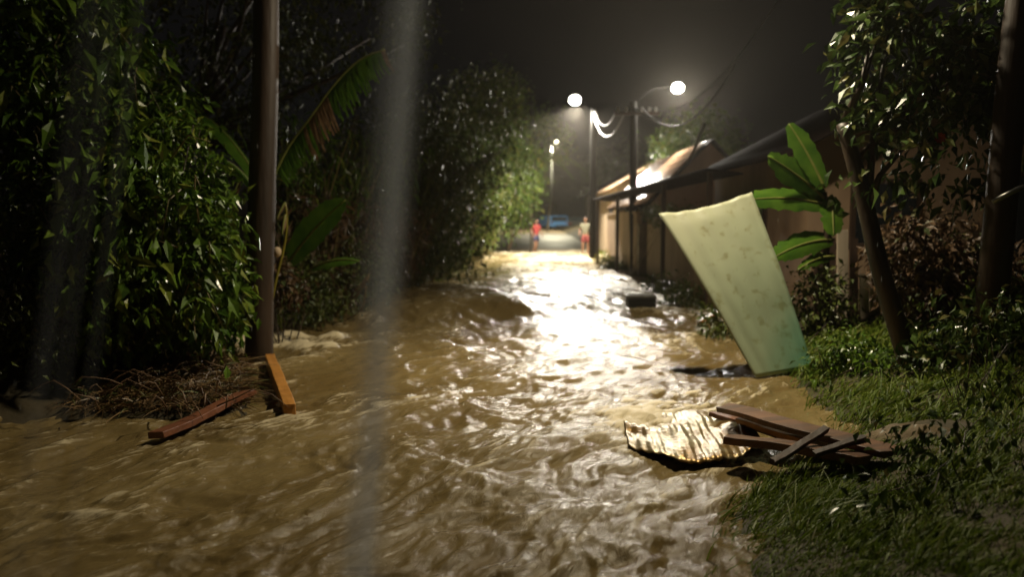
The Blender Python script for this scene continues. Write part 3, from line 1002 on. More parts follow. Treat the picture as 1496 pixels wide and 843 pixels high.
# the long frond: a rib with torn hanging strips
fr = [P(398, 262, DB), P(422, 215, DB), P(455, 170, DB - .1), P(490, 122, DB - .2), P(525, 88, DB - .3), P(562, 72, DB - .4)]
def smooth_pts(pts, n):
    out = []
    pts = [pts[0]] + pts + [pts[-1]]
    for i in range(1, len(pts) - 2):
        for k in range(n):
            t = k / n
            a, b, c, d = pts[i - 1], pts[i], pts[i + 1], pts[i + 2]
            out.append(0.5 * ((2 * b) + (c - a) * t + (2 * a - 5 * b + 4 * c - d) * t * t + (3 * b - a - 3 * c + d) * t ** 3))
    out.append(pts[-2])
    return out
frs = smooth_pts(fr, 10)
MB().tube(frs, [0.022 * (1 - 0.7 * i / len(frs)) + 0.004 for i in range(len(frs))], 8).build("midrib", M['midrib'], ban)
strip_me = {}
for i in range(4, len(frs) - 1):
    for s in (0, 1):
        p = frs[i]
        t = i / len(frs)
        L = (0.20 + 0.22 * math.sin(PI * t)) * random.uniform(0.7, 1.15)
        d = (frs[i + 1] - frs[i]).normalized()
        w = 0.060
        out = Vector((0.10, -0.45 if s == 0 else 0.5, 0.05))
        rows = []
        for k in range(5):
            u = k / 4
            c = p + out * (L * u * 0.7) + Vector((0.10 * u * u, 0, -L * (u ** 1.5)))
            rows.append([c - d * w * 0.5 * (1 - 0.6 * u), c + d * w * 0.5 * (1 - 0.6 * u)])
        dry = (0.30 < t < 0.52 and random.random() < 0.7) or t > 0.93
        MB().grid(rows).build("leaf_strip", M['dry'] if dry else M['banana'], ban)
banana_leaf(ban, P(420, 385, DB - .2), P(505, 292, DB - .6), 0.36, 0.06, seed=1, side_dir=(-1, 0.1, 0.9), hang=0.15)
banana_leaf(ban, P(455, 392, DB - .2), P(525, 382, DB - .8), 0.22, 0.06, seed=2, side_dir=(0, 1, 0.5))
banana_leaf(ban, P(392, 290, DB), P(290, 165, DB + .5), 0.34, 0.18, seed=3, m='banana', tear=0.3)
banana_leaf(ban, P(385, 300, DB), P(318, 232, DB - .3), 0.25, 0.15, seed=4, tear=0.3)
banana_leaf(ban, P(350, 262, DB - .4), P(332, 318, DB - .5), 0.16, 0.02, seed=5, m='dry', tear=0.5, name="withered_leaf")
# yellow bent stem, its bud and dry sheaths, close to the pole
stp = smooth_pts([P(396, 445, 9.2), P(404, 405, 9.2), P(414, 365, 9.2), P(419, 330, 9.2), P(417, 297, 9.2)], 5)
stem = empty("yellow_stem", P(396, 470, 9.2), "slim curved yellow plant stem with a pale bud beside the thick pole", "plant stem")
MB().tube([P(394, 500, 9.2)] + stp, [0.022] + [0.020 - 0.0004 * i for i in range(len(stp))], 8).build("stalk", M['leaf_yellow'], stem)
MB().ball(P(405, 368, 9.15), 0.055, 12, 8, (0.9, 0.9, 1.15)).build("bud", M['wall_pale'], stem)
for (a, b_) in (((405, 300), (400, 312)), ((412, 318), (408, 335))):
    banana_leaf(stem, P(417, a[1] - 4, 9.2), P(a[0], b_[1] + 8, 9.1), 0.06, 0.02, m='dry', seed=a[0], name="dry_sheath")
shrub("withered_shrub", P(412, 455, 9.9), [bl(415, 415, 9.9, 0.25, 0.25), bl(400, 395, 9.8, 0.15, 0.2)], 26, 500, 0.10, M['leaf_brown'],
      "rust-brown withered clump low between the thick pole and the yellow stem", "shrub", 66, 0, 0.012, 8, spread=0.06)
# bent dry reeds over the water
rd = empty("dry_reeds", G(505, 470, 0), "few bent straw-coloured reeds hanging over the water right of the banana plant", "reeds")
for (x0, y0_, x1, y1_, x2, y2_) in ((488, 462, 515, 430, 540, 400), (497, 465, 522, 432, 539, 404), (503, 452, 525, 425, 537, 408), (500, 470, 528, 452, 535, 418)):
    c = smooth_pts([P(x0, y0_, 12.0), P(x1, y1_, 11.8), P(x2, y2_, 11.7)], 6)
    MB().tube(c, 0.012, 6).build("reed", M['straw'], rd)

# ------------------------------------------------------------------ far end: houses, cars, trees
def corrugated(a, b, c, d, n=40, amp=0.02, m='roof_dark', parent=None, name="roof", rows=6, sagz=0.0):
    """sheet a-b (eave) to d-c (ridge), waves across a-b"""
    a, b, c, d = map(Vector, (a, b, c, d))
    nn = (b - a).cross(d - a).normalized()
    R = []
    for i in range(rows + 1):
        t = i / rows
        R.append([a.lerp(b, k / (n * 4)).lerp(d.lerp(c, k / (n * 4)), t) + nn * amp * math.sin(2 * PI * k / 4) - Vector((0, 0, sagz * 4 * t * (1 - t))) for k in range(n * 4 + 1)])
    return solid(MB().grid(R).build(name, M[m], parent), 0.012)


def box_house(name, x0, x1, y0, y1, zb, zw, zr, wall, roof, label, over=0.35, ridge_along='y', windows=(), tiled=False):
    root = empty(name, ((x0 + x1) / 2, (y0 + y1) / 2, zb), label, "house")
    w = MB()
    th = 0.18
    w.box(((x0 + th / 2), (y0 + y1) / 2, (zb + zw) / 2), (th, y1 - y0, zw - zb))
    w.build("wall", M[wall], root)
    MB().box(((x1 - th / 2), (y0 + y1) / 2, (zb + zw) / 2), (th, y1 - y0, zw - zb)).build("wall", M[wall], root)
    for yy in (y0 + th / 2, y1 - th / 2):
        g = MB(); g.box(((x0 + x1) / 2, yy, (zb + zw) / 2), (x1 - x0 - 2 * th - 0.004, th, zw - zb)); 
        g.build("wall", M[wall], root)
    xm, ym = (x0 + x1) / 2, (y0 + y1) / 2
    if ridge_along == 'y':
        ov = over
        sl = (zr - zw) / (xm - x0)
        corrugated((x0 - ov, y1 + ov, zw - ov * sl), (x0 - ov, y0 - ov, zw - ov * sl), (xm, y0 - ov, zr), (xm, y1 + ov, zr), n=int((y1 - y0) / 0.16), m=roof, parent=root)
        corrugated((x1 + ov, y0 - ov, zw - ov * sl), (x1 + ov, y1 + ov, zw - ov * sl), (xm, y1 + ov, zr), (xm, y0 - ov, zr), n=int((y1 - y0) / 0.16), m=roof, parent=root)
        for yy in (y0, y1 - th):
            g = MB(); n = len(g.v)
            g.v += [(x0, yy, zw), (x1, yy, zw), (xm, yy, zr - 0.03), (x0, yy + th, zw), (x1, yy + th, zw), (xm, yy + th, zr - 0.03)]
            g.f += [(0, 1, 2), (5, 4, 3), (0, 3, 4, 1), (1, 4, 5, 2), (2, 5, 3, 0)]; g.sm += [False] * 5
            g.build("gable", M[wall], root)
    for (side, a, b, z0, z1) in windows:
        if side == 'x':
            f = MB().box((x0 - 0.01, (a + b) / 2, (z0 + z1) / 2), (0.10, b - a, z1 - z0)).build("window_frame", M['wood_dark'], root)
            gl = MB().box((x0 - 0.05, (a + b) / 2, (z0 + z1) / 2), (0.03, b - a - 0.14, z1 - z0 - 0.14)).build("pane", M['glass'], root)
            gl.parent = f; gl.matrix_parent_inverse = Matrix.Identity(4)
        else:
            f = MB().box(((a + b) / 2, y0 - 0.01, (z0 + z1) / 2), (b - a, 0.10, z1 - z0)).build("window_frame", M['wood_dark'], root)
            gl = MB().box(((a + b) / 2, y0 - 0.05, (z0 + z1) / 2), (b - a - 0.14, 0.03, z1 - z0 - 0.14)).build("pane", M['glass'], root)
            gl.parent = f; gl.matrix_parent_inverse = Matrix.Identity(4)
    return root


# house whose tiled roof shines under the middle lamp
hA = box_house("tiled_house", 3.95, 6.65, 20.9, 28.6, 0.3, 2.35, 3.75, 'wall', 'roof_dark', "house with orange clay tiles shining under the right street lamp", 0.35,
               windows=(('x', 22.4, 23.5, 1.2, 2.1), ('x', 25.5, 26.6, 1.2, 2.1)))
# lay its street-side slope with clay tiles, course by course
rt_ = MB()
x0, xm, zw, zr, ov = 3.95, 5.30, 2.35, 3.75, 0.35
sl = (zr - zw) / (xm - x0)
A = Vector((x0 - ov, 0, zw - ov * sl)); Bv = Vector((xm, 0, zr)); dv = (Bv - A); Ls = dv.length; dv.normalize(); nv = Vector((-dv.z, 0, dv.x))
tile_me = None
tb = MB()
for r_ in range(7):
    s0 = -0.012 if r_ == 0 else 0
prof = [(-0.11, 0.0), (-0.07, 0.035), (0, 0.052), (0.07, 0.035), (0.11, 0.0)]
for y_s, lst in ((0, prof),):
    rows = []
    for s_, lift in ((0, 0.02), (0.36, 0.0)):
        rows.append([tuple(dv * s_ + Vector((0, y, 0)) + nv * (z + lift)) for y, z in lst])
    tb.grid(rows)
tile_me = tb.mesh("roof_tile"); tile_me.materials.append(M['tile'])
cnt = 0
more = MB()
for r_ in range(int(Ls / 0.32)):
    for c_ in range(int(8.3 / 0.24)):
        y = 20.55 + 0.12 + c_ * 0.24
        q = A + dv * (r_ * 0.32) + nv * 0.045 + Vector((0, y, 0))
        if cnt < 290 or False:
            o = bpy.data.objects.new("roof_tile", tile_me); COL.objects.link(o); o.parent = hA
            o.location = q - Vector(hA.location) + nv * random.uniform(0, 0.012)
            cnt += 1
        else:
            b0 = len(more.v)
            for v in tb.v: more.v.append(tuple(Vector(v) + q))
            for f in tb.f: more.f.append(tuple(b0 + i for i in f)); more.sm.append(True)
if more.v: more.build("roof_tiles", M['tile'], hA)["kind"] = "stuff"

# nearer dark-roofed house
hB = box_house("dark_roofed_house", 4.3, 9.5, 11.2, 16.4, 0.3, 2.75, 4.1, 'wall', 'roof_dark', "house with a dark sheet roof behind the leaning green sheet and the broad leaved plant", 0.45,
               windows=(('y', 4.9, 5.9, 1.2, 2.2), ('y', 7.0, 7.9, 0.4, 2.3), ('x', 13, 14.1, 1.3, 2.1)))
# awning that runs along the lane in front of both
aw = empty("awning", (3.7, 17, 0.3), "dark sheet awning on posts running along the wall under the right lamp", "awning")
e0, e1 = P(872, 291, 27), P(1048, 246, 13.2)
corrugated(e0 + Vector((-0.15, 0, 0)), e1 + Vector((-0.15, 0, 0)), e1 + Vector((0.45, 0, -0.08)), e0 + Vector((0.45, 0, -0.08)), n=80, m='roof_dark', parent=aw, name="sheet_roof")
for t in (0.02, 0.3, 0.72, 0.97):
    q = e0.lerp(e1, t)
    MB().beam(q - Vector((0, 0, 0.03)), (q.x, q.y, 0.0), 0.09, 0.09, up=(0, 1, 0)).build("post", M['wood_dark'], aw)
tag(MB().tube([P(1008, 232, 16.2), P(1020, 205, 16.2), P(1030, 180, 16.2)], 0.03, 8).build("roof_pipe", M['roof_edge']), "pale slanting pipe at the edge of the tiled roof", "pipe")
# perimeter wall along the lane
def lane_wall(name, pts, h, m, label, th=0.16, coping=True):
    root = empty(name, (pts[0][0], pts[0][1], 0), label, "wall")
    for i in range(len(pts) - 1):
        a, b = Vector((pts[i][0], pts[i][1], 0)), Vector((pts[i + 1][0], pts[i + 1][1], 0))
        MB().beam(a + Vector((0, 0, h / 2 - 0.1)), b + Vector((0, 0, h / 2 - 0.1)), th, h + 0.2).build("panel", M[m], root)
        if coping:
            MB().beam(a + Vector((0, 0, h + 0.03)), b + Vector((0, 0, h + 0.03)), th + 0.08, 0.06).build("coping", M[m], root)
    return root


lane_wall("lane_wall", [(3.55, 11.6), (3.62, 14.5), (3.68, 17.5), (3.75, 20.9)], 1.62, 'wall', "brown plastered wall along the lane behind the green sheet")
lane_wall("lane_wall", [(3.6, 21.8), (3.62, 25.5), (3.65, 29.0)], 1.8, 'wall', "farther brown wall left of the dark utility pole", 0.16)
q = P(938, 402, 21.4); q.z = 0.0
gp = empty("gate_post", q, "short pale concrete gate post at the water beside the dark utility pole", "gate post")
bevel(MB().box((q.x, q.y, 0.68), (0.26, 0.26, 1.5)).build("shaft", M['concrete'], gp), 0.015)
bevel(MB().box((q.x, q.y, 1.47), (0.32, 0.32, 0.08)).build("cap", M['concrete'], gp), 0.01)
gate = empty("metal_gate", (3.75, 21.3, 0.2), "dark gate of upright boards between the pale gate post and the farther wall", "gate")
for i in range(6):
    MB().box((3.86, 21.0 + 0.13 * i, 0.95), (0.04, 0.115, 1.6)).build("board", M['wood_dark'], gate)

# houses beyond
hC = box_house("far_house", 4.35, 9.5, 32, 40, 0.0, 3.1, 4.6, 'wall_pale', 'tile', "small beige house with an orange roof edge beyond the gate", 0.4, windows=(('x', 33, 34.2, 1.2, 2.2), ('y', 5.0, 6.0, 1.2, 2.2)))
hD = box_house("far_house", 5.8, 12, 48, 60, 0.1, 3.6, 5.4, 'wall_pale', 'roof_dark', "pale house wall glimpsed behind the far lamp post", 0.4, windows=(('x', 50, 51.5, 1.3, 2.5), ('x', 54, 55.5, 1.3, 2.5)))
hE = box_house("end_house", -2, 12, 118, 128, 0.7, 6.5, 9.5, 'wall_dark', 'roof_dark', "dim building closing the far end of the street above the cars", 0.6, windows=(('y', 1, 3, 2, 4), ('y', 5, 7, 2, 4)))
big_tree("far_tree", (11, 70, 0.3), 7, [(10, 70, 6, 3.2, 3, 2.6), (8.4, 68, 4.8, 2.2, 2, 1.8)], 3500, M['leaf_dark'], "dark tree beyond the pale houses on the right of the street", 71, 0.3, 0.25, 90, 0.5)
big_tree("far_tree", (-5, 75, 0.3), 8, [(-4.5, 75, 6, 4, 3, 3.5), (-2, 72, 4.2, 2.4, 2, 2.2)], 4500, M['leaf_dark'], "dark tree at the far left end of the street behind the parked cars", 72, 0.3, 0.25, 90, 0.5)
big_tree("far_tree", (7.2, 30, 0.1), 6, [(7.0, 29.0, 4.4, 1.5, 1.6, 1.2), (5.9, 27.8, 3.8, 0.9, 1.2, 0.8), (6.2, 25.4, 4.3, 1.0, 1.0, 0.7)], 5200, M['leaf_far'], "green tree lit by the right street lamp behind the tiled roof", 73, 0.16, 0.15, 110, 0.25)
# palm leaning in from the left below the far lamp
pq = P(742, 345, 37); pq.z = 0.1
palm = empty("palm", pq, "small palm with a drooping pale frond below the far lamp", "palm")
ptop = P(797, 228, 37)
MB().tube(wobble_line(pq, ptop, 8, 0.15, 77), [0.10, 0.09, 0.085, 0.08, 0.075, 0.07, 0.065, 0.06], 10).build("trunk", M['bark'], palm)
for k, (tx, ty, dy) in enumerate(((852, 246, -0.3), (838, 262, 0.3), (760, 235, 0), (765, 262, 0.5), (800, 190, 0.6), (785, 285, -0.4))):
    tipp = P(tx, ty, 37 + dy)
    fr_ = MB()
    cps = [ptop.lerp(tipp, t) + Vector((0, 0, 0.28 * 4 * t * (1 - t))) for t in np.linspace(0, 1, 16)]
    fr_.tube(cps, 0.015, 5)
    for i in range(1, 16):
        for s in (-1, 1):
            a = cps[i]; L = 0.42 * math.sin(PI * (0.15 + 0.8 * i / 16))
            d = (cps[i] - cps[i - 1]).normalized()
            e = a + Vector((d.x * 0.25, s * 0.6, -0.75)).normalized() * L
            fr_.quad(a - d * 0.02, a + d * 0.02, e + d * 0.008, e - d * 0.008)
    fr_.build("frond", M['leaf_far'], palm)
# slim post left of far lamp, and small distant light
q = P(776, 350, 34); q.z = 0.0
q = P(776, 350, 38.5); q.z = 0.03
lp = empty("slim_post", q, "slim upright post half hidden by the tree left of the far lamp", "post")
MB().tube([q, P(777, 250, 38.5), P(778, 152, 38.5)], [0.07, 0.06, 0.05], 8).build("shaft", M['metal'], lp)
sm = empty("street_lamp", P(800, 300, 78) * 1.0, "tiny distant lamp just left of and below the bright far lamp", "street lamp")
sm.location.z = float(road_z(78))
t_ = P(806, 200, 78)
MB().tube([(sm.location.x, 78, sm.location.z), (t_.x, 78, 4.2), tuple(t_)], [0.09, 0.07, 0.05], 8).build("post", M['metal'], sm)
hh = P(813, 207, 78)
MB().tube([t_, hh + Vector((0, 0, 0.12))], 0.03, 6).build("arm", M['metal'], sm)
MB().ball(hh, 0.2, 12, 8).build("bulb", M['bulb_tiny'], sm)
spot("lamp_light", hh - Vector((0, 0, 0.2)), hh - Vector((0, 0, 5)), P_TINY, 168, 0.5, (1, 0.92, 0.65), 0.1, sm)


def car(name, cx, cy, zb, L, W_, H, paint, label, heading, van=False):
    root = empty(name, (cx, cy, zb), label, "car")
    R = Matrix.Rotation(heading, 3, 'Z')
    T = lambda x, y, z: Vector((cx, cy, zb)) + R @ Vector((x, y, z))
    w = W_ / 2
    if van:
        prof = [(-L / 2, .35), (-L / 2, H * .95), (-L / 2 + .2, H), (L / 2 - .9, H), (L / 2 - .25, H * .62), (L / 2, H * .5), (L / 2, .35)]
        glassp = (L / 2 - .88, H * .97, L / 2 - .27, H * .64)
    else:
        prof = [(-L / 2, .35), (-L / 2, H * .62), (-L / 2 + .35, H * .66), (-L / 2 + .75, H * .97), (-L / 2 + 1.2, H), (L / 2 - 1.9, H), (L / 2 - 1.1, H * .66), (L / 2 - .1, H * .55), (L / 2, H * .42), (L / 2, .35)]
        glassp = (L / 2 - 1.88, H * .96, L / 2 - 1.14, H * .68)
    b = MB(); n = len(prof)
    for s in (-1, 1):
        for (y, z) in prof:
            tuck = 0.12 if z > H * .7 else 0
            b.v.append(tuple(T(s * (w - tuck), y, z)))
    b.f.append(tuple(range(n))); b.f.append(tuple(reversed(range(n, 2 * n)))); b.sm += [False, False]
    for i in range(n):
        j = (i + 1) % n
        b.f.append((i, n + i, n + j, j)); b.sm.append(False)
    bevel(b.build("body", paint, root), 0.06, 3)
    y0_, z0_, y1_, z1_ = glassp
    g = MB(); g.quad(T(-w + .2, y0_ + .02, z0_ + .02), T(w - .2, y0_ + .02, z0_ + .02), T(w - .12, y1_ + .02, z1_ + .02), T(-w + .12, y1_ + .02, z1_ + .02))
    solid(g.build("windscreen", M['glass'], root), 0.01)
    # rear window (faces the camera)
    g = MB(); yy = -L / 2 - 0.012 if van else -L / 2 + 0.52
    g.quad(T(-w + .22, -L / 2 + (0.0 if van else .40) - .02, H * (.60 if van else .70)), T(w - .22, -L / 2 + (0.0 if van else .40) - .02, H * (.60 if van else .70)),
           T(w - .25, -L / 2 + (0.02 if van else .70) - .02, H * .93), T(-w + .25, -L / 2 + (0.02 if van else .70) - .02, H * .93))
    solid(g.build("rear_window", M['glass'], root), 0.01)
    for sx in (-1, 1):
        for sy in (-1, 1):
            c = T(sx * (w - .1), sy * (L / 2 - .8), .33)
            ax = R @ Vector((0.11, 0, 0))
            t = MB().tube([c - ax, c + ax], 0.33, 18).build("wheel", M['rubber'], root)
            rim = MB().tube([c + ax * sx * 1.02, c + ax * sx * 1.08], 0.19, 12).build("rim", M['metal'], root)
            rim.parent = t; rim.matrix_parent_inverse = Matrix.Identity(4)
        MB().box(T(sx * (w - .25), -L / 2 - .01, H * .5), (0.26, 0.04, 0.14)).build("tail_light", M['red'], root)
    MB().box(T(0, -L / 2 - .05, .42), (W_ - .1, 0.14, 0.18)).build("bumper", M['black'], root)


c1 = P(808, 335, 92)
car("parked_van", c1.x, c1.y + 1.5, float(road_z(92)), 4.4, 2.4, 1.65, M['blue'], "blue van parked at the far end of the flooded street", math.radians(18), True)
c2 = P(842, 333, 88)
car("parked_car", c2.x, c2.y + 1, float(road_z(88)), 4.2, 1.75, 1.5, M['darkcar'], "dark car parked right of the blue van at the end of the street", math.radians(-4))


# ------------------------------------------------------------------ people
def skin_mesh(name, verts, edges, radii, m, parent, root_i=0, sub=2):
    me = bpy.data.meshes.new(name)
    me.from_pydata([tuple(v) for v in verts], edges, [])
    me.materials.append(m)
    o = bpy.data.objects.new(name, me); COL.objects.link(o)
    sk = o.modifiers.new("skin", 'SKIN'); sk.use_smooth_shade = True
    me.skin_vertices[0].data
    for i, r in enumerate(radii):
        me.skin_vertices[0].data[i].radius = (r, r) if not isinstance(r, tuple) else r
        me.skin_vertices[0].data[i].use_root = (i == root_i)
    s = o.modifiers.new("smooth", 'SUBSURF'); s.levels = sub; s.render_levels = sub
    o.parent = parent
    return o


def ensure_skin(me):
    if not me.skin_vertices:
        bm = bmesh.new(); bm.from_mesh(me); bm.verts.layers.skin.verify(); bm.to_mesh(me); bm.free()


_old = skin_mesh
def skin_mesh(name, verts, edges, radii, m, parent, root_i=0, sub=2):
    me = bpy.data.meshes.new(name)
    me.from_pydata([tuple(v) for v in verts], edges, [])
    ensure_skin(me)
    me.materials.append(m)
    o = bpy.data.objects.new(name, me); COL.objects.link(o)
    sk = o.modifiers.new("skin", 'SKIN'); sk.use_smooth_shade = True
    for i, r in enumerate(radii):
        d = me.skin_vertices[0].data[i]
        d.radius = r if isinstance(r, tuple) else (r, r)
        d.use_root = (i == root_i)
    s = o.modifiers.new("smooth", 'SUBSURF'); s.levels = sub; s.render_levels = sub
    o.parent = parent
    return o


def person(px, py, D, label, top_m, short_m, pose, facing, long_short=0.5, H=1.66):
    g = P(px, py, D); z0 = max(0.0, float(road_z(D))) - 0.03
    root = empty("person", (g.x, D, z0), label, "person")
    root.rotation_euler = (0, 0, facing)
    k = H / 1.70
    V = {}
    V['pel'] = (0, 0, .93); V['wst'] = (0, 0.01, 1.08); V['chs'] = (0, 0.0, 1.27); V['nck0'] = (0, -0.01, 1.42); V['nck'] = (0, -0.02, 1.50)
    for s, L in ((-1, 'l'), (1, 'r')):
        V['hip' + L] = (s * .09, 0, .88)
        V['kne' + L] = (s * (.10), pose['kn'][L], .49)
        V['ank' + L] = (s * (.10 + pose.get('sp', 0)), pose['an'][L], .09 + pose['lift'][L])
        V['toe' + L] = (s * (.12 + pose.get('sp', 0)), pose['an'][L] - .17, .035 + pose['lift'][L] * .6)
        V['sho' + L] = (s * .175, 0, 1.38)
        ex, ey, ez = pose['el'][L]; hx, hy, hz = pose['ha'][L]
        V['elb' + L] = (s * ex, ey, ez); V['wri' + L] = (s * hx, hy, hz)
        hd = Vector((s * hx - s * ex, hy - ey, hz - ez)).normalized()
        V['plm' + L] = tuple(Vector(V['wri' + L]) + hd * .06)
    E = [('pel', 'wst'), ('wst', 'chs'), ('chs', 'nck0'), ('nck0', 'nck')]
    rad = {'pel': .125, 'wst': .11, 'chs': (.145, .11), 'nck0': .075, 'nck': .05}
    for L in 'lr':
        E += [('pel', 'hip' + L), ('hip' + L, 'kne' + L), ('kne' + L, 'ank' + L), ('ank' + L, 'toe' + L), ('chs', 'sho' + L), ('sho' + L, 'elb' + L), ('elb' + L, 'wri' + L), ('wri' + L, 'plm' + L)]
        rad.update({'hip' + L: .088, 'kne' + L: .055, 'ank' + L: .036, 'toe' + L: .032, 'sho' + L: .058, 'elb' + L: .038, 'wri' + L: .025, 'plm' + L: (.034, .018)})
        s = -1 if L == 'l' else 1
        hd = (Vector(V['plm' + L]) - Vector(V['wri' + L])).normalized()
        sd = hd.cross(Vector((s, 0, 0))).normalized()
        for i, (off, ln) in enumerate(((-.028, .060), (-.010, .072), (.010, .068), (.027, .052))):
            b_ = Vector(V['plm' + L]) + sd * off + hd * .02
            V[f'f{i}a' + L] = tuple(b_ + hd * ln * .5); V[f'f{i}b' + L] = tuple(b_ + hd * ln * .9 - Vector((s * .02, 0, 0)))
            E += [('plm' + L, f'f{i}a' + L), (f'f{i}a' + L, f'f{i}b' + L)]
            rad[f'f{i}a' + L] = .009; rad[f'f{i}b' + L] = .007
        b_ = Vector(V['wri' + L]) + hd * .03 - sd * .035
        V['tha' + L] = tuple(b_); V['thb' + L] = tuple(b_ + hd * .04 - sd * .02)
        E += [('wri' + L, 'tha' + L), ('tha' + L, 'thb' + L)]; rad['tha' + L] = .012; rad['thb' + L] = .008
    names = list(V)
    verts = [Vector(V[n_]) * k for n_ in names]
    ed = [(names.index(a), names.index(b)) for a, b in E]
    skin_mesh("body", verts, ed, [tuple(x * k for x in rad[n_]) if isinstance(rad[n_], tuple) else rad[n_] * k for n_ in names], M['skin'], root, 0, 1)
    # head with brow, nose, ears
    hc = Vector((0, -0.035, 1.60)) * k
    hd_ = MB()
    seg, rings = 20, 14
    rows = []
    for i in range(rings + 1):
        th = PI * i / rings; r = []
        for j in range(seg + 1):
            a = 2 * PI * j / seg
            x, y, z = math.sin(th) * math.cos(a), math.sin(th) * math.sin(a), math.cos(th)
            w_ = .076 * (1 - .18 * max(0, -z) ** 1.5); dp = .095 * (1 - .12 * max(0, -z))
            fx = 0
            if y < -.6 and abs(x) < .25 and -.45 < z < .1: fx = -.018
            if y < -.5 and .2 < abs(x) < .55 and 0.05 < z < .3: fx = .008
            r.append(hc + Vector((x * w_, y * dp + fx, z * .118)) * k)
        rows.append(r)
    hd_.grid(rows)
    hm = hd_.mesh("head"); hm.materials.append(M['skin'])
    ho = bpy.data.objects.new("head", hm); COL.objects.link(ho); ho.parent = root
    hr = MB(); rows = []
    for i in range(9):
        th = PI * 0.56 * i / 8; r = []
        for j in range(21):
            a = 2 * PI * j / 20
            x, y, z = math.sin(th) * math.cos(a), math.sin(th) * math.sin(a), math.cos(th)
            lift = .5 if y < -.35 else 0
            zz = max(z, lift)
            r.append(hc + Vector((x * .083, y * .101 + .006, zz * .126 + .004)) * k)
        rows.append(r)
    hr.grid(rows)
    me = hr.mesh("hair"); me.materials.append(M['hair']); o = bpy.data.objects.new("hair", me); COL.objects.link(o); o.parent = root
    er = MB()
    for s in (-1, 1): er.ball(hc + Vector((s * .080, .005, -.005)) * k, .022, 8, 6, (.4, .7, 1.3))
    me = er.mesh("ears"); me.materials.append(M['skin']); o = bpy.data.objects.new("ears", me); COL.objects.link(o); o.parent = root
    # shirt
    sn = ['pel', 'wst', 'chs', 'nck0', 'shol', 'elbl', 'shor', 'elbr']
    sv = [Vector(V[n_]) * k for n_ in sn]
    sv[0] = sv[0] + Vector((0, 0, -.03))
    for i in (5, 7):
        sv[i] = sv[i - 1].lerp(sv[i], .62)
    skin_mesh("shirt", sv, [(0, 1), (1, 2), (2, 3), (2, 4), (4, 5), (2, 6), (6, 7)], [(.155, .13), (.145, .125), (.168, .13), .078, .078, .072, .078, .072], top_m, root, 0, 2)
    # shorts
    sn = ['wst', 'pel', 'hipl', 'knel', 'hipr', 'kner']
    sv = [Vector(V[n_]) * k for n_ in sn]
    sv[0] = sv[0].lerp(sv[1], .6)
    for i in (3, 5): sv[i] = sv[i - 1].lerp(sv[i], long_short)
    skin_mesh("shorts", sv, [(0, 1), (1, 2), (2, 3), (1, 4), (4, 5)], [.125, .145, .112, .105, .112, .105], short_m, root, 1, 2)
    return root


person(783, 371, 36.5, "person in a red shirt and dark shorts walking left of the bright pool of light", M['red'], M['navy'],
       dict(kn={'l': -.08, 'r': .06}, an={'l': .02, 'r': .24}, lift={'l': 0, 'r': .05}, sp=.05,
            el={'l': (.25, .04, 1.12), 'r': (.27, -.02, 1.13)}, ha={'l': (.27, -.10, .92), 'r': (.25, -.16, .95)}), math.radians(35), .62, 1.68)
person(855, 375, 34.5, "person in an olive shirt and red shorts standing right of the bright pool of light", M['olive'], M['darkred'],
       dict(kn={'l': -.04, 'r': .02}, an={'l': .02, 'r': .06}, lift={'l': 0, 'r': 0}, sp=.02,
            el={'l': (.24, .03, 1.12), 'r': (.24, .03, 1.12)}, ha={'l': (.24, -.14, 1.0), 'r': (.23, -.10, .90)}), math.radians(-12), .72, 1.78)

# ------------------------------------------------------------------ crate in the water
cq = G(937, 459, 0.0) + Vector((0, 0.1, 0.07))
cr_ = empty("black_crate", cq, "black crate with a pale wet lid standing in the bright water mid-street", "crate")
wx, dy_, hz = 0.46, 0.34, 0.24
bx = MB()
for (c, s) in (((0, -dy_ / 2, hz / 2 - .02), (wx, .03, hz)), ((0, dy_ / 2, hz / 2 - .02), (wx, .03, hz)), ((-wx / 2 + .015, 0, hz / 2 - .02), (.03, dy_ - .032, hz)), ((wx / 2 - .015, 0, hz / 2 - .02), (.03, dy_ - .032, hz))):
    bevel(MB().box(cq + Vector(c), s).build("side", M['black'], cr_), 0.004)
for i in range(3):
    MB().box(cq + Vector((0, -dy_ / 2 - .02, .045 + .07 * i)), (wx - .04, .012, .022)).build("rib", M['black'], cr_)
bevel(MB().box(cq + Vector((0, 0, hz + .0)), (wx + .02, dy_ + .03, .035)).build("lid", M['grey_top'], cr_), 0.006)

# ------------------------------------------------------------------ leaning green sheet
c_bl, c_br = P(1104, 552, 7.7), P(1188, 538, 7.9)
c_tl, c_tr = P(962, 312, 8.4), P(1098, 280, 8.55)
rows = []
tone = []
NU, NV = 26, 44
for j in range(NV + 1):
    v = j / NV; r = []
    for i in range(NU + 1):
        u = i / NU
        p = c_bl.lerp(c_br, u).lerp(c_tl.lerp(c_tr, u), v)
        # dented, slightly bowed sheet; ragged top edge with a dip
        p = p + Vector((0, -1, 0.3)) * (0.05 * math.sin(PI * v) + 0.010 * float(fbm(u * 1.5, v * 2, 4, 3)) + 0.006 * math.sin(u * 2 * PI * 5))
        if v > 0.9:
            p.z += (v - 0.9) * 10 * (-0.05 * math.sin(PI * u) + 0.008 * float(noise(u * 9, 1.3)))
        r.append(p); tone.append(0.1 + 0.95 * v + 0.35 * (1 - u) * (1 - v) - 0.1 * u)
    rows.append(r)
sh = MB().grid(rows)
me = sh.mesh("green_sheet"); me.materials.append(M['sheet'])
at = me.attributes.new("tone", 'FLOAT', 'POINT'); at.data.foreach_set("value", np.array(tone, dtype=np.float32))
so = bpy.data.objects.new("green_sheet", me); COL.objects.link(so)
tag(so, "large pale green painted metal sheet leaning beside the flooded road", "metal sheet")
solid(so, 0.012)
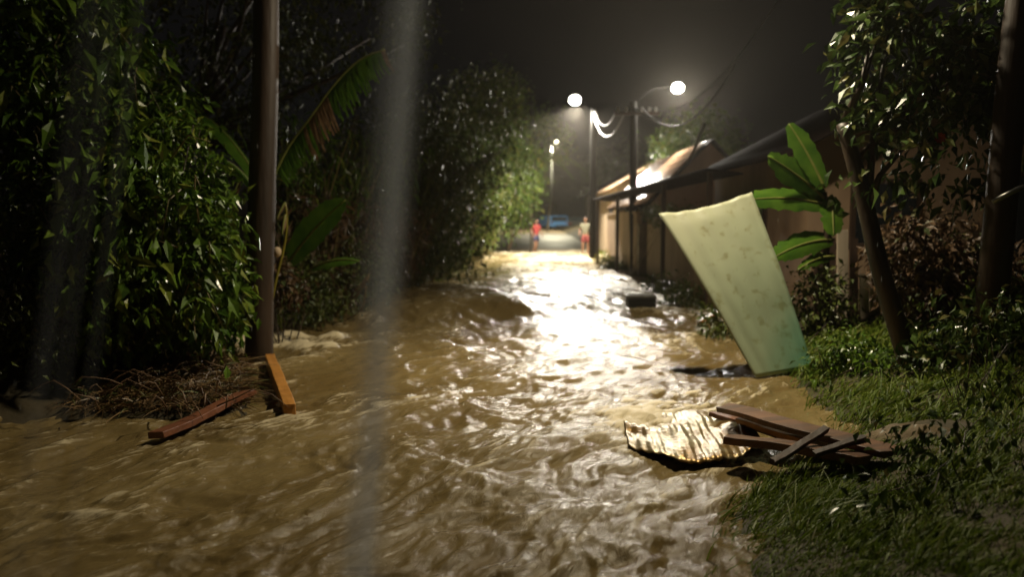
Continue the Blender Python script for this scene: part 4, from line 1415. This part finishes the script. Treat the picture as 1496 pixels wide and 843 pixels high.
# thing propping it
tag(MB().beam((P(1096, 305, 8.75)), (P(1120, 500, 8.75)), 0.09, 0.09).build("prop_post", M['wood_dark']), "dark timber prop hidden behind the top of the green sheet", "post")
tag(bevel(MB().beam(G(1022, 470, 0.06), G(1052, 455, 0.22), 0.16, 0.04).build("broken_board", M['wood_orange']), 0.004), "small orange broken board in the water left of the green sheet", "board")

# ------------------------------------------------------------------ debris: corrugated tin and planks
def tin_sheet(name, a, b, c, d, waves, label, lift=0.10, droop=0.12):
    """a,b near edge (left,right), d,c far edge"""
    rows = []
    NVV = 26
    for j in range(NVV + 1):
        v = j / NVV; r = []
        for i in range(waves * 6 + 1):
            u = i / (waves * 6)
            p = a.lerp(b, u).lerp(d.lerp(c, u), v)
            near = (1 - v)
            p = p + Vector((0, 0, 0.0045 * math.sin(2 * PI * i / 6) * (0.8 + 0.9 * float(noise(u * 4, v * 3, 9))) + 0.03 * float(noise(u * 5, v * 4.5, 2)) + lift * math.sin(PI * v) * 0.4))
            # rounded near edge
            p.y -= 0.36 * math.sin(PI * u) ** 0.8 * near
            p.z += -0.035 * math.sin(PI * u) * near + 0.018 * float(fbm(u * 3, v * 3, 5, 3))
            r.append(p)
        rows.append(r)
    o = MB().grid(rows).build(name, M['tin'])
    solid(o, 0.006)
    return tag(o, label, "metal sheet")


tin_sheet("corrugated_sheet", P(918, 648, 5.30), P(1112, 642, 5.25), P(1082, 600, 6.2), G(905, 604, -0.05), 15,
          "curled corrugated tin sheet glinting in the flood at the lower right", 0.1)
planks = [
    ((1058, 596, .20), (1305, 664, .26), .15, .04, 'wood', "long brown plank, topmost of the timber heap beside the tin sheet", .1),
    ((1066, 640, .16), (1262, 672, .22), .17, .05, 'wood', "thick plank with a dark square end beside the tin sheet", -.1),
    ((1085, 612, .14), (1215, 655, .16), .13, .04, 'wood_orange', "orange-brown plank lying between two darker ones in the timber heap", .15),
    ((1045, 604, .09), (1180, 650, .10), .12, .035, 'wood_red', "reddish plank sliding under the tin sheet from the timber heap", -.1),
    ((1128, 676, .20), (1206, 628, .30), .045, .03, 'wood_dark', "short dark crosspiece lying across the timber heap", .2),
    ((1190, 664, .24), (1262, 640, .30), .04, .03, 'wood_dark', "second short dark crosspiece nearer the grassy bank", .2),
]
for (a, b, w_, h_, m_, lab, roll) in planks:
    o = rough_plank(G(*a), G(*b), w_, h_, roll, len(lab)).build("timber_plank", M[m_])
    bevel(o, 0.003)
    tag(o, lab, "plank", "timber heap beside the corrugated tin sheet")

# ------------------------------------------------------------------ right side: fence, tree, plants, bank
fence = empty("board_fence", P(1240, 500, 9.6), "dark board fence behind the leaning trunk with a few pale boards", "fence")
x = 1188.0
i = 0
while x < 1460:
    wd = random.uniform(13, 19)
    pale = 1224 <= x + wd / 2 <= 1243
    short = 1252 < x + wd / 2 < 1282
    ytop = 336 if pale else (400 if short else random.uniform(325, 350))
    D = 9.6 + random.uniform(-.03, .03)
    a = P(x + wd / 2, ytop, D); b = P(x + wd / 2, 540, D)
    z_bot = 478 if short else (492 if pale else 540)
    b = P(x + wd / 2, z_bot, D)
    m_ = 'wood_pale' if (pale or (short and i % 2 == 0) or short) else 'wood_dark'
    o = MB().beam(b, a, (wd - 2.5) / FPX * D, 0.025, up=(0, 1, 0), jit=.003).build("board", M[m_], fence)
    if m_ == 'wood_pale': o["label"] = "pale weathered fence board"
    x += wd; i += 1
for zz in (360, 470):
    MB().beam(P(1185, zz, 9.68), P(1465, zz, 9.68), 0.05, 0.08).build("rail", M['wood_dark'], fence)

lt = empty("leaning_tree", P(1345, 590, 7.0), "tree with a dark leaning trunk and broad wet leaves at the upper right", "tree")
lt.location.z = float(ground_z(lt.location.x, 7.0))
trk = smooth_pts([P(1350, 600, 7.0), P(1325, 520, 7.0), P(1288, 400, 7.1), P(1262, 290, 7.2), P(1232, 180, 7.3)], 5)
MB().tube(trk, [0.105 - 0.002 * i for i in range(len(trk))], 12).build("trunk", M['bark'], lt)
crown = [bl(1300, 80, 7.2, .42, .55, .5), bl(1400, 120, 7.2, .50, .50, .5), bl(1310, 220, 7.0, .42, .42, .45), bl(1400, 240, 7.1, .42, .35, .45), bl(1440, 60, 7.5, .4, .5, .5), bl(1290, 20, 7.4, .3, .3, .4)]
for k in range(7):
    b = crown[k % 6]
    e = Vector(b[:3])
    s_ = trk[-1 - (k % 3) * 3]
    MB().tube([s_, s_.lerp(e, .4) + Vector((0, 0, .12)), e + Vector((random.uniform(-.2, .2), 0, .1))], [.04, .028, .01], 7).build("branch", M['bark'], lt)
foliage(lt, crown, 110, 2600, 0.13, M['leaf_tree'], spread=0.13, aspect=0.5, droop=0.5, seed=81, name="crown", nparts=200, direction=(-0.3, 0, -0.3), size_parts=1.2)
fl = MB()
for k in range(9):
    a = 2 * PI * k / 9
    c = P(1372, 200, 6.75)
    e = c + Vector((math.cos(a) * .055, -.02, math.sin(a) * .05 - .01))
    sdd = Vector((-math.sin(a), 0, math.cos(a))) * .018
    fl.quad(c, c.lerp(e, .6) + sdd, e, c.lerp(e, .6) - sdd)
o = fl.build("flower", M['flower'], lt)

shrub("withered_shrub", P(1370, 470, 8.4), [bl(1350, 370, 8.4, .55, .42), bl(1420, 400, 8.5, .5, .4), bl(1350, 430, 8.3, .3, .35)], 110, 3600, 0.10, M['leaf_brown'],
      "brown withered shrub under the wet tree at the right", "shrub", 82, 0, 0.02, 14, spread=0.10)
shrub("shrub", P(1420, 560, 6.6), [bl(1420, 540, 6.6, .5, .35), bl(1480, 480, 6.6, .4, .4), bl(1350, 560, 6.9, .35, .25), bl(1490, 590, 6.0, .4, .3)], 120, 3600, 0.10, M['leaf_tree'],
      "dark green low shrub at the right edge beneath the pole", "shrub", 83, 60, 0.015, 12, spread=0.10)
shrub("weed_clump", P(1225, 570, 7.3), [bl(1250, 530, 7.5, .34, .22), bl(1290, 545, 7.3, .33, .22), bl(1215, 562, 7.2, .18, .09)], 90, 3200, 0.07, M['leaf'],
      "green weeds growing round the foot of the green sheet", "weeds", 84, 40, 0.008, 14, spread=0.08)
shrub("shrub", P(1170, 420, 9.0), [bl(1195, 440, 9.2, .3, .4), bl(1215, 490, 9.0, .25, .15)], 50, 1200, 0.08, M['leaf_dark'], "dark weeds between the green sheet and the pale fence boards", "shrub", 85, 0, 0.01, 8, spread=0.1)

# banana-like broad leaves right of the sheet
rb = P(1204, 500, 9.15); rb.z = float(ground_z(rb.x, rb.y))
rban = empty("broad_leaved_plant", rb, "young plant with rounded broad green leaves right of the green sheet", "plant")
MB().tube([rb, P(1206, 420, 9.15), P(1208, 330, 9.15), P(1205, 280, 9.15)], [.05, .045, .035, .025], 10).build("stem", M['bark'], rban)
banana_leaf(rban, P(1205, 290, 9.15), P(1122, 228, 8.95), .40, .03, seed=21, side_dir=(0.3, 0.2, 1), hang=.12, tear=.45)
banana_leaf(rban, P(1212, 300, 9.15), P(1092, 292, 9.0), .34, .05, seed=22, side_dir=(0, .5, 1), hang=.15, tear=.45)
banana_leaf(rban, P(1218, 350, 9.15), P(1128, 378, 8.95), .34, .06, seed=23, side_dir=(.1, .5, 1), hang=.15, tear=.45)
banana_leaf(rban, P(1220, 375, 9.15), P(1165, 395, 8.95), .16, .05, seed=25, side_dir=(.1, .5, 1), hang=.15, tear=.45)
banana_leaf(rban, P(1215, 285, 9.15), P(1218, 345, 8.95), .32, .03, seed=26, side_dir=(1, .1, .1), hang=.12, tear=.45)
banana_leaf(rban, P(1205, 275, 9.0), P(1152, 180, 9.1), .30, .04, seed=24, side_dir=(.8, .1, .6), hang=.15, tear=.2)

# lane-side clumps
shrub("weed_clump", P(905, 398, 24.5), [bl(905, 392, 24.5, .6, .22), bl(925, 396, 23.5, .4, .2)], 60, 2200, 0.12, M['leaf_dark'], "low dark weeds at the water's edge left of the gate post", "weeds", 91, 0, 0.01, 8, spread=0.12)
shrub("weed_clump", P(886, 380, 28), [bl(886, 380, 28, .32, .22), bl(900, 386, 27, .3, .18)], 30, 1100, 0.10, M['leaf_yellow'], "small yellow-green weed clump at the right of the bright pool", "weeds", 92, 0, 0.01, 8, spread=0.1)
shrub("weed_clump", P(975, 430, 15), [bl(965, 428, 16, .35, .2), bl(1000, 440, 14, .3, .2), bl(1060, 480, 10.5, .3, .2)], 60, 2000, 0.09, M['leaf_dark'], "dark weeds at the foot of the brown lane wall", "weeds", 93, 0, 0.01, 8, spread=0.12)
shrub("hanging_vine", P(915, 330, 20.8), [(3.6, 19.0, 1.75, .25, 1.2, .22), (3.6, 15.5, 1.7, .2, 1.2, .15)], 60, 1800, 0.07, M['leaf_dark'], "small dark vine tumbling over the top of the lane wall", "vine", 94, 0, 0.008, 8, spread=0.1)

# sandy heap on the right bank
sq = G(1310, 610, 0.3)
rows = []
for i in range(14):
    r = []
    for j in range(20):
        u, v = i / 13 * 2 - 1, j / 19 * 2 - 1
        x_, y_ = sq.x + u * .34, sq.y + v * .34
        h_ = .11 * max(0, 1 - u * u - v * v) ** .8
        r.append((x_, y_, float(ground_z(x_, y_)) - .03 + h_ + .03 * float(fbm(x_ * 5, y_ * 5, 4, 3))))
    rows.append(r)
o = tag(MB().grid(rows).build("sand_heap", mat("wet_sand", (.08, .055, .022), (.16, .11, .05), 6, .8, bump=.02, bscale=20)), "small brown heap of wet sand behind the timber at the right", "sand heap")

# grass on the right bank, blown over towards the upper right
rng = np.random.default_rng(95)
n = 150000
yy = 1.9 * (9.5 / 1.9) ** rng.uniform(0, 1, n)
xx = right_x(yy) + rng.uniform(-0.09, 1, n) * (1.2 + 0.42 * yy)
den = fbm(xx * 1.4, yy * 1.4, 5, 3) + rng.uniform(-.6, .6, n)
edge = np.clip((xx - right_x(yy)) / 0.45, 0, 1)
inheap = ((xx - sq.x) / .45) ** 2 + ((yy - sq.y) / .45) ** 2 < 1
keep = (den > -0.9) & (rng.uniform(0, 1, n) < np.where(xx < right_x(yy), 0.5 * np.clip(1 - (right_x(yy) - xx) / 0.3, 0, 1) ** 2, 0.45 + edge)) & (~inheap)
xx, yy = xx[keep], yy[keep]; n = len(xx)
zz = np.maximum(ground_z(xx, yy) - 0.01, -0.05)
dd = rng.normal(size=(n, 3)) * .32; dd[:, 0] += .55; dd[:, 1] += .25; dd[:, 2] = rng.uniform(.45, 1.0, n)
o = blade_mesh("grass", np.stack([xx, yy, zz], 1), dd, rng.uniform(.4, 1.3, n) * (.10 + .018 * yy) * np.clip(0.85 + 0.9 * fbm(xx * 1.9, yy * 1.9, 14, 3), 0.5, 1.9), rng.uniform(.7, 1.4, n) * (.0028 + .0011 * yy), .45, M['grass'])
tag(o, "long wet grass bent over on the right bank", "grass", kind="stuff")
shrub("weed_clump", (2.3, 3.9, 0), [(2.3, 3.9, .5, .35, .35, .14), (2.9, 4.6, .6, .3, .3, .14), (1.8, 3.5, .35, .2, .2, .08)], 40, 420, 0.06, M['leaf_tree'], "low leafy weeds in the grass at the bottom right corner", "weeds", 96, 30, 0.006, 10, spread=0.09)
shrub("weed_clump", (3.4, 5.6, 0), [(3.4, 5.6, .85, .45, .35, .16), (4.1, 5.9, .9, .3, .3, .2)], 40, 500, 0.07, M['leaf_tree'], "leafy weeds in the grass between the timber heap and the right edge", "weeds", 97, 30, 0.006, 10, spread=0.09)
# left bank greenery close to the ground
n = 9000
yy = rng.uniform(8.5, 30, n); xx = left_x(yy) - rng.uniform(-.05, 1.6, n)
zz = ground_z(xx, yy) - .01
dd = rng.normal(size=(n, 3)) * .3; dd[:, 2] = rng.uniform(.5, 1, n)
o = blade_mesh("grass", np.stack([xx, yy, zz], 1), dd, rng.uniform(.12, .5, n), rng.uniform(.008, .02, n), .4, M['grass'])
tag(o, "rank grass at the foot of the left thicket", "grass", kind="stuff")
n = 5000
yy = rng.uniform(9.5, 40, n); xx = right_x(yy) + rng.uniform(-.02, .5, n)
zz = ground_z(xx, yy) - .01
dd = rng.normal(size=(n, 3)) * .3; dd[:, 2] = rng.uniform(.5, 1, n)
o = blade_mesh("grass", np.stack([xx, yy, zz], 1), dd, rng.uniform(.08, .3, n), rng.uniform(.008, .016, n), .4, M['grass'])
tag(o, "sparse wet grass along the foot of the lane wall", "grass", kind="stuff")

# ------------------------------------------------------------------ rain: falling drops, and runoff streams from the eave over the viewer
mw = bpy.data.materials.new("falling_water"); mw.use_nodes = True
nt = mw.node_tree; b = nt.nodes["Principled BSDF"]
b.inputs["Base Color"].default_value = (0.75, 0.80, 0.86, 1); b.inputs["Roughness"].default_value = 0.2
tr = nt.nodes.new("ShaderNodeBsdfTransparent"); ms = nt.nodes.new("ShaderNodeMixShader"); ms.inputs[0].default_value = 0.095
tl = nt.nodes.new("ShaderNodeBsdfTranslucent"); tl.inputs["Color"].default_value = (0.75, 0.80, 0.86, 1)
m2 = nt.nodes.new("ShaderNodeMixShader"); m2.inputs[0].default_value = 0.5
nt.links.new(b.outputs[0], m2.inputs[1]); nt.links.new(tl.outputs[0], m2.inputs[2])
nt.links.new(tr.outputs[0], ms.inputs[1]); nt.links.new(m2.outputs[0], ms.inputs[2])
nt.links.new(ms.outputs[0], nt.nodes["Material Output"].inputs["Surface"])


def runoff(label, xt, xb, Y, n, width, seed):
    rg = np.random.default_rng(seed)
    a, b_ = P(xt, 0, Y), P(xb, 843, Y)
    d = (a - b_).normalized()
    top = a + d * ((EAVE - a.z) / d.z); bot = b_ - d * (b_.z / d.z)
    root_x = bot
    mb = MB()
    for i in range(n):
        off = Vector((rg.normal() * width, rg.normal() * width * 1.5, 0))
        pts = []
        for k in range(10):
            t = k / 9
            pts.append(top.lerp(bot, t) + off * (0.8 + 0.3 * t) + Vector((rg.normal() * .002, rg.normal() * .002, 0)))
        mb.tube(pts, [0.0005 + 0.0006 * rg.random() for _ in range(10)], 4)
    o = mb.build("water_stream", mw)
    tag(o, label, "falling water", kind="stuff")


EAVE = 2.62
runoff("thin stream of rain water falling from the eave left of centre, pale from top to bottom", 594, 525, 1.0, 95, 0.014, 5)
runoff("fainter stream of rain water falling from the eave at the left edge", 150, 40, 0.9, 12, 0.020, 6)
eave = empty("roof_eave", (0, -1.0, 0), "tin eave on posts over the viewer's head from which rain water runs", "roof")
corrugated((-2.6, 1.42, EAVE), (1.3, 1.42, EAVE), (1.3, -2.2, EAVE + .7), (-2.6, -2.2, EAVE + .7), n=34, m='roof_dark', parent=eave, name="sheet_roof")
for x_ in (-2.5, 1.2):
    MB().beam((x_, -2.0, -.4), (x_, -2.0, EAVE + .78), .1, .1, up=(0, 1, 0)).build("post", M['wood_dark'], eave)
    MB().beam((x_, -2.1, EAVE + .78), (x_, 1.3, EAVE - .03), .06, .09).build("rafter", M['wood_dark'], eave)

rg = np.random.default_rng(101)
n = 2600
yy = rg.uniform(2.0, 30, n); xx = rg.uniform(-.8, .8, n) * yy; zz = rg.uniform(0.2, 8, n)
base = np.stack([xx, yy, zz], 1)
dd = np.zeros((n, 3)); dd[:, 2] = 1; dd[:, 0] = .05
L = rg.uniform(.02, .05, n)
wdt = rg.uniform(.0015, .003, n)
side = np.array([1.0, 0, 0]); s2_ = np.array([0, 1.0, 0])
rows = []
c0 = base; c1_ = base + dd * (L * .4)[:, None]; c2_ = base + dd * L[:, None]
V = np.stack([c0, c1_ + side * wdt[:, None], c1_ + s2_ * wdt[:, None], c1_ - side * wdt[:, None], c1_ - s2_ * wdt[:, None], c2_], 1).reshape(-1, 3)
k = np.arange(n)[:, None] * 6
F = np.concatenate([k + np.array(t_) for t_ in ((0, 2, 1), (0, 3, 2), (0, 4, 3), (0, 1, 4), (5, 1, 2), (5, 2, 3), (5, 3, 4), (5, 4, 1))], 0)
o = link("rain", mesh_np("rain", V, F), mw)
tag(o, "rain drops falling over the whole street", "rain", kind="stuff")

# ------------------------------------------------------------------ wet air
if HAZE > 0:
    hm = bpy.data.materials.new("rain_haze"); hm.use_nodes = True
    nt = hm.node_tree; nt.nodes.clear()
    out = nt.nodes.new("ShaderNodeOutputMaterial"); pv = nt.nodes.new("ShaderNodeVolumePrincipled")
    pv.inputs["Density"].default_value = HAZE; pv.inputs["Color"].default_value = (0.95, 0.87, 0.74, 1)
    pv.inputs["Anisotropy"].default_value = 0.8
    nt.links.new(pv.outputs[0], out.inputs["Volume"])
    o = MB().box((0, 345, 5.6), (1240, 740, 14.5)).build("haze", hm)
    tag(o, "thin rain haze glowing round the street lamps", "haze", kind="stuff")
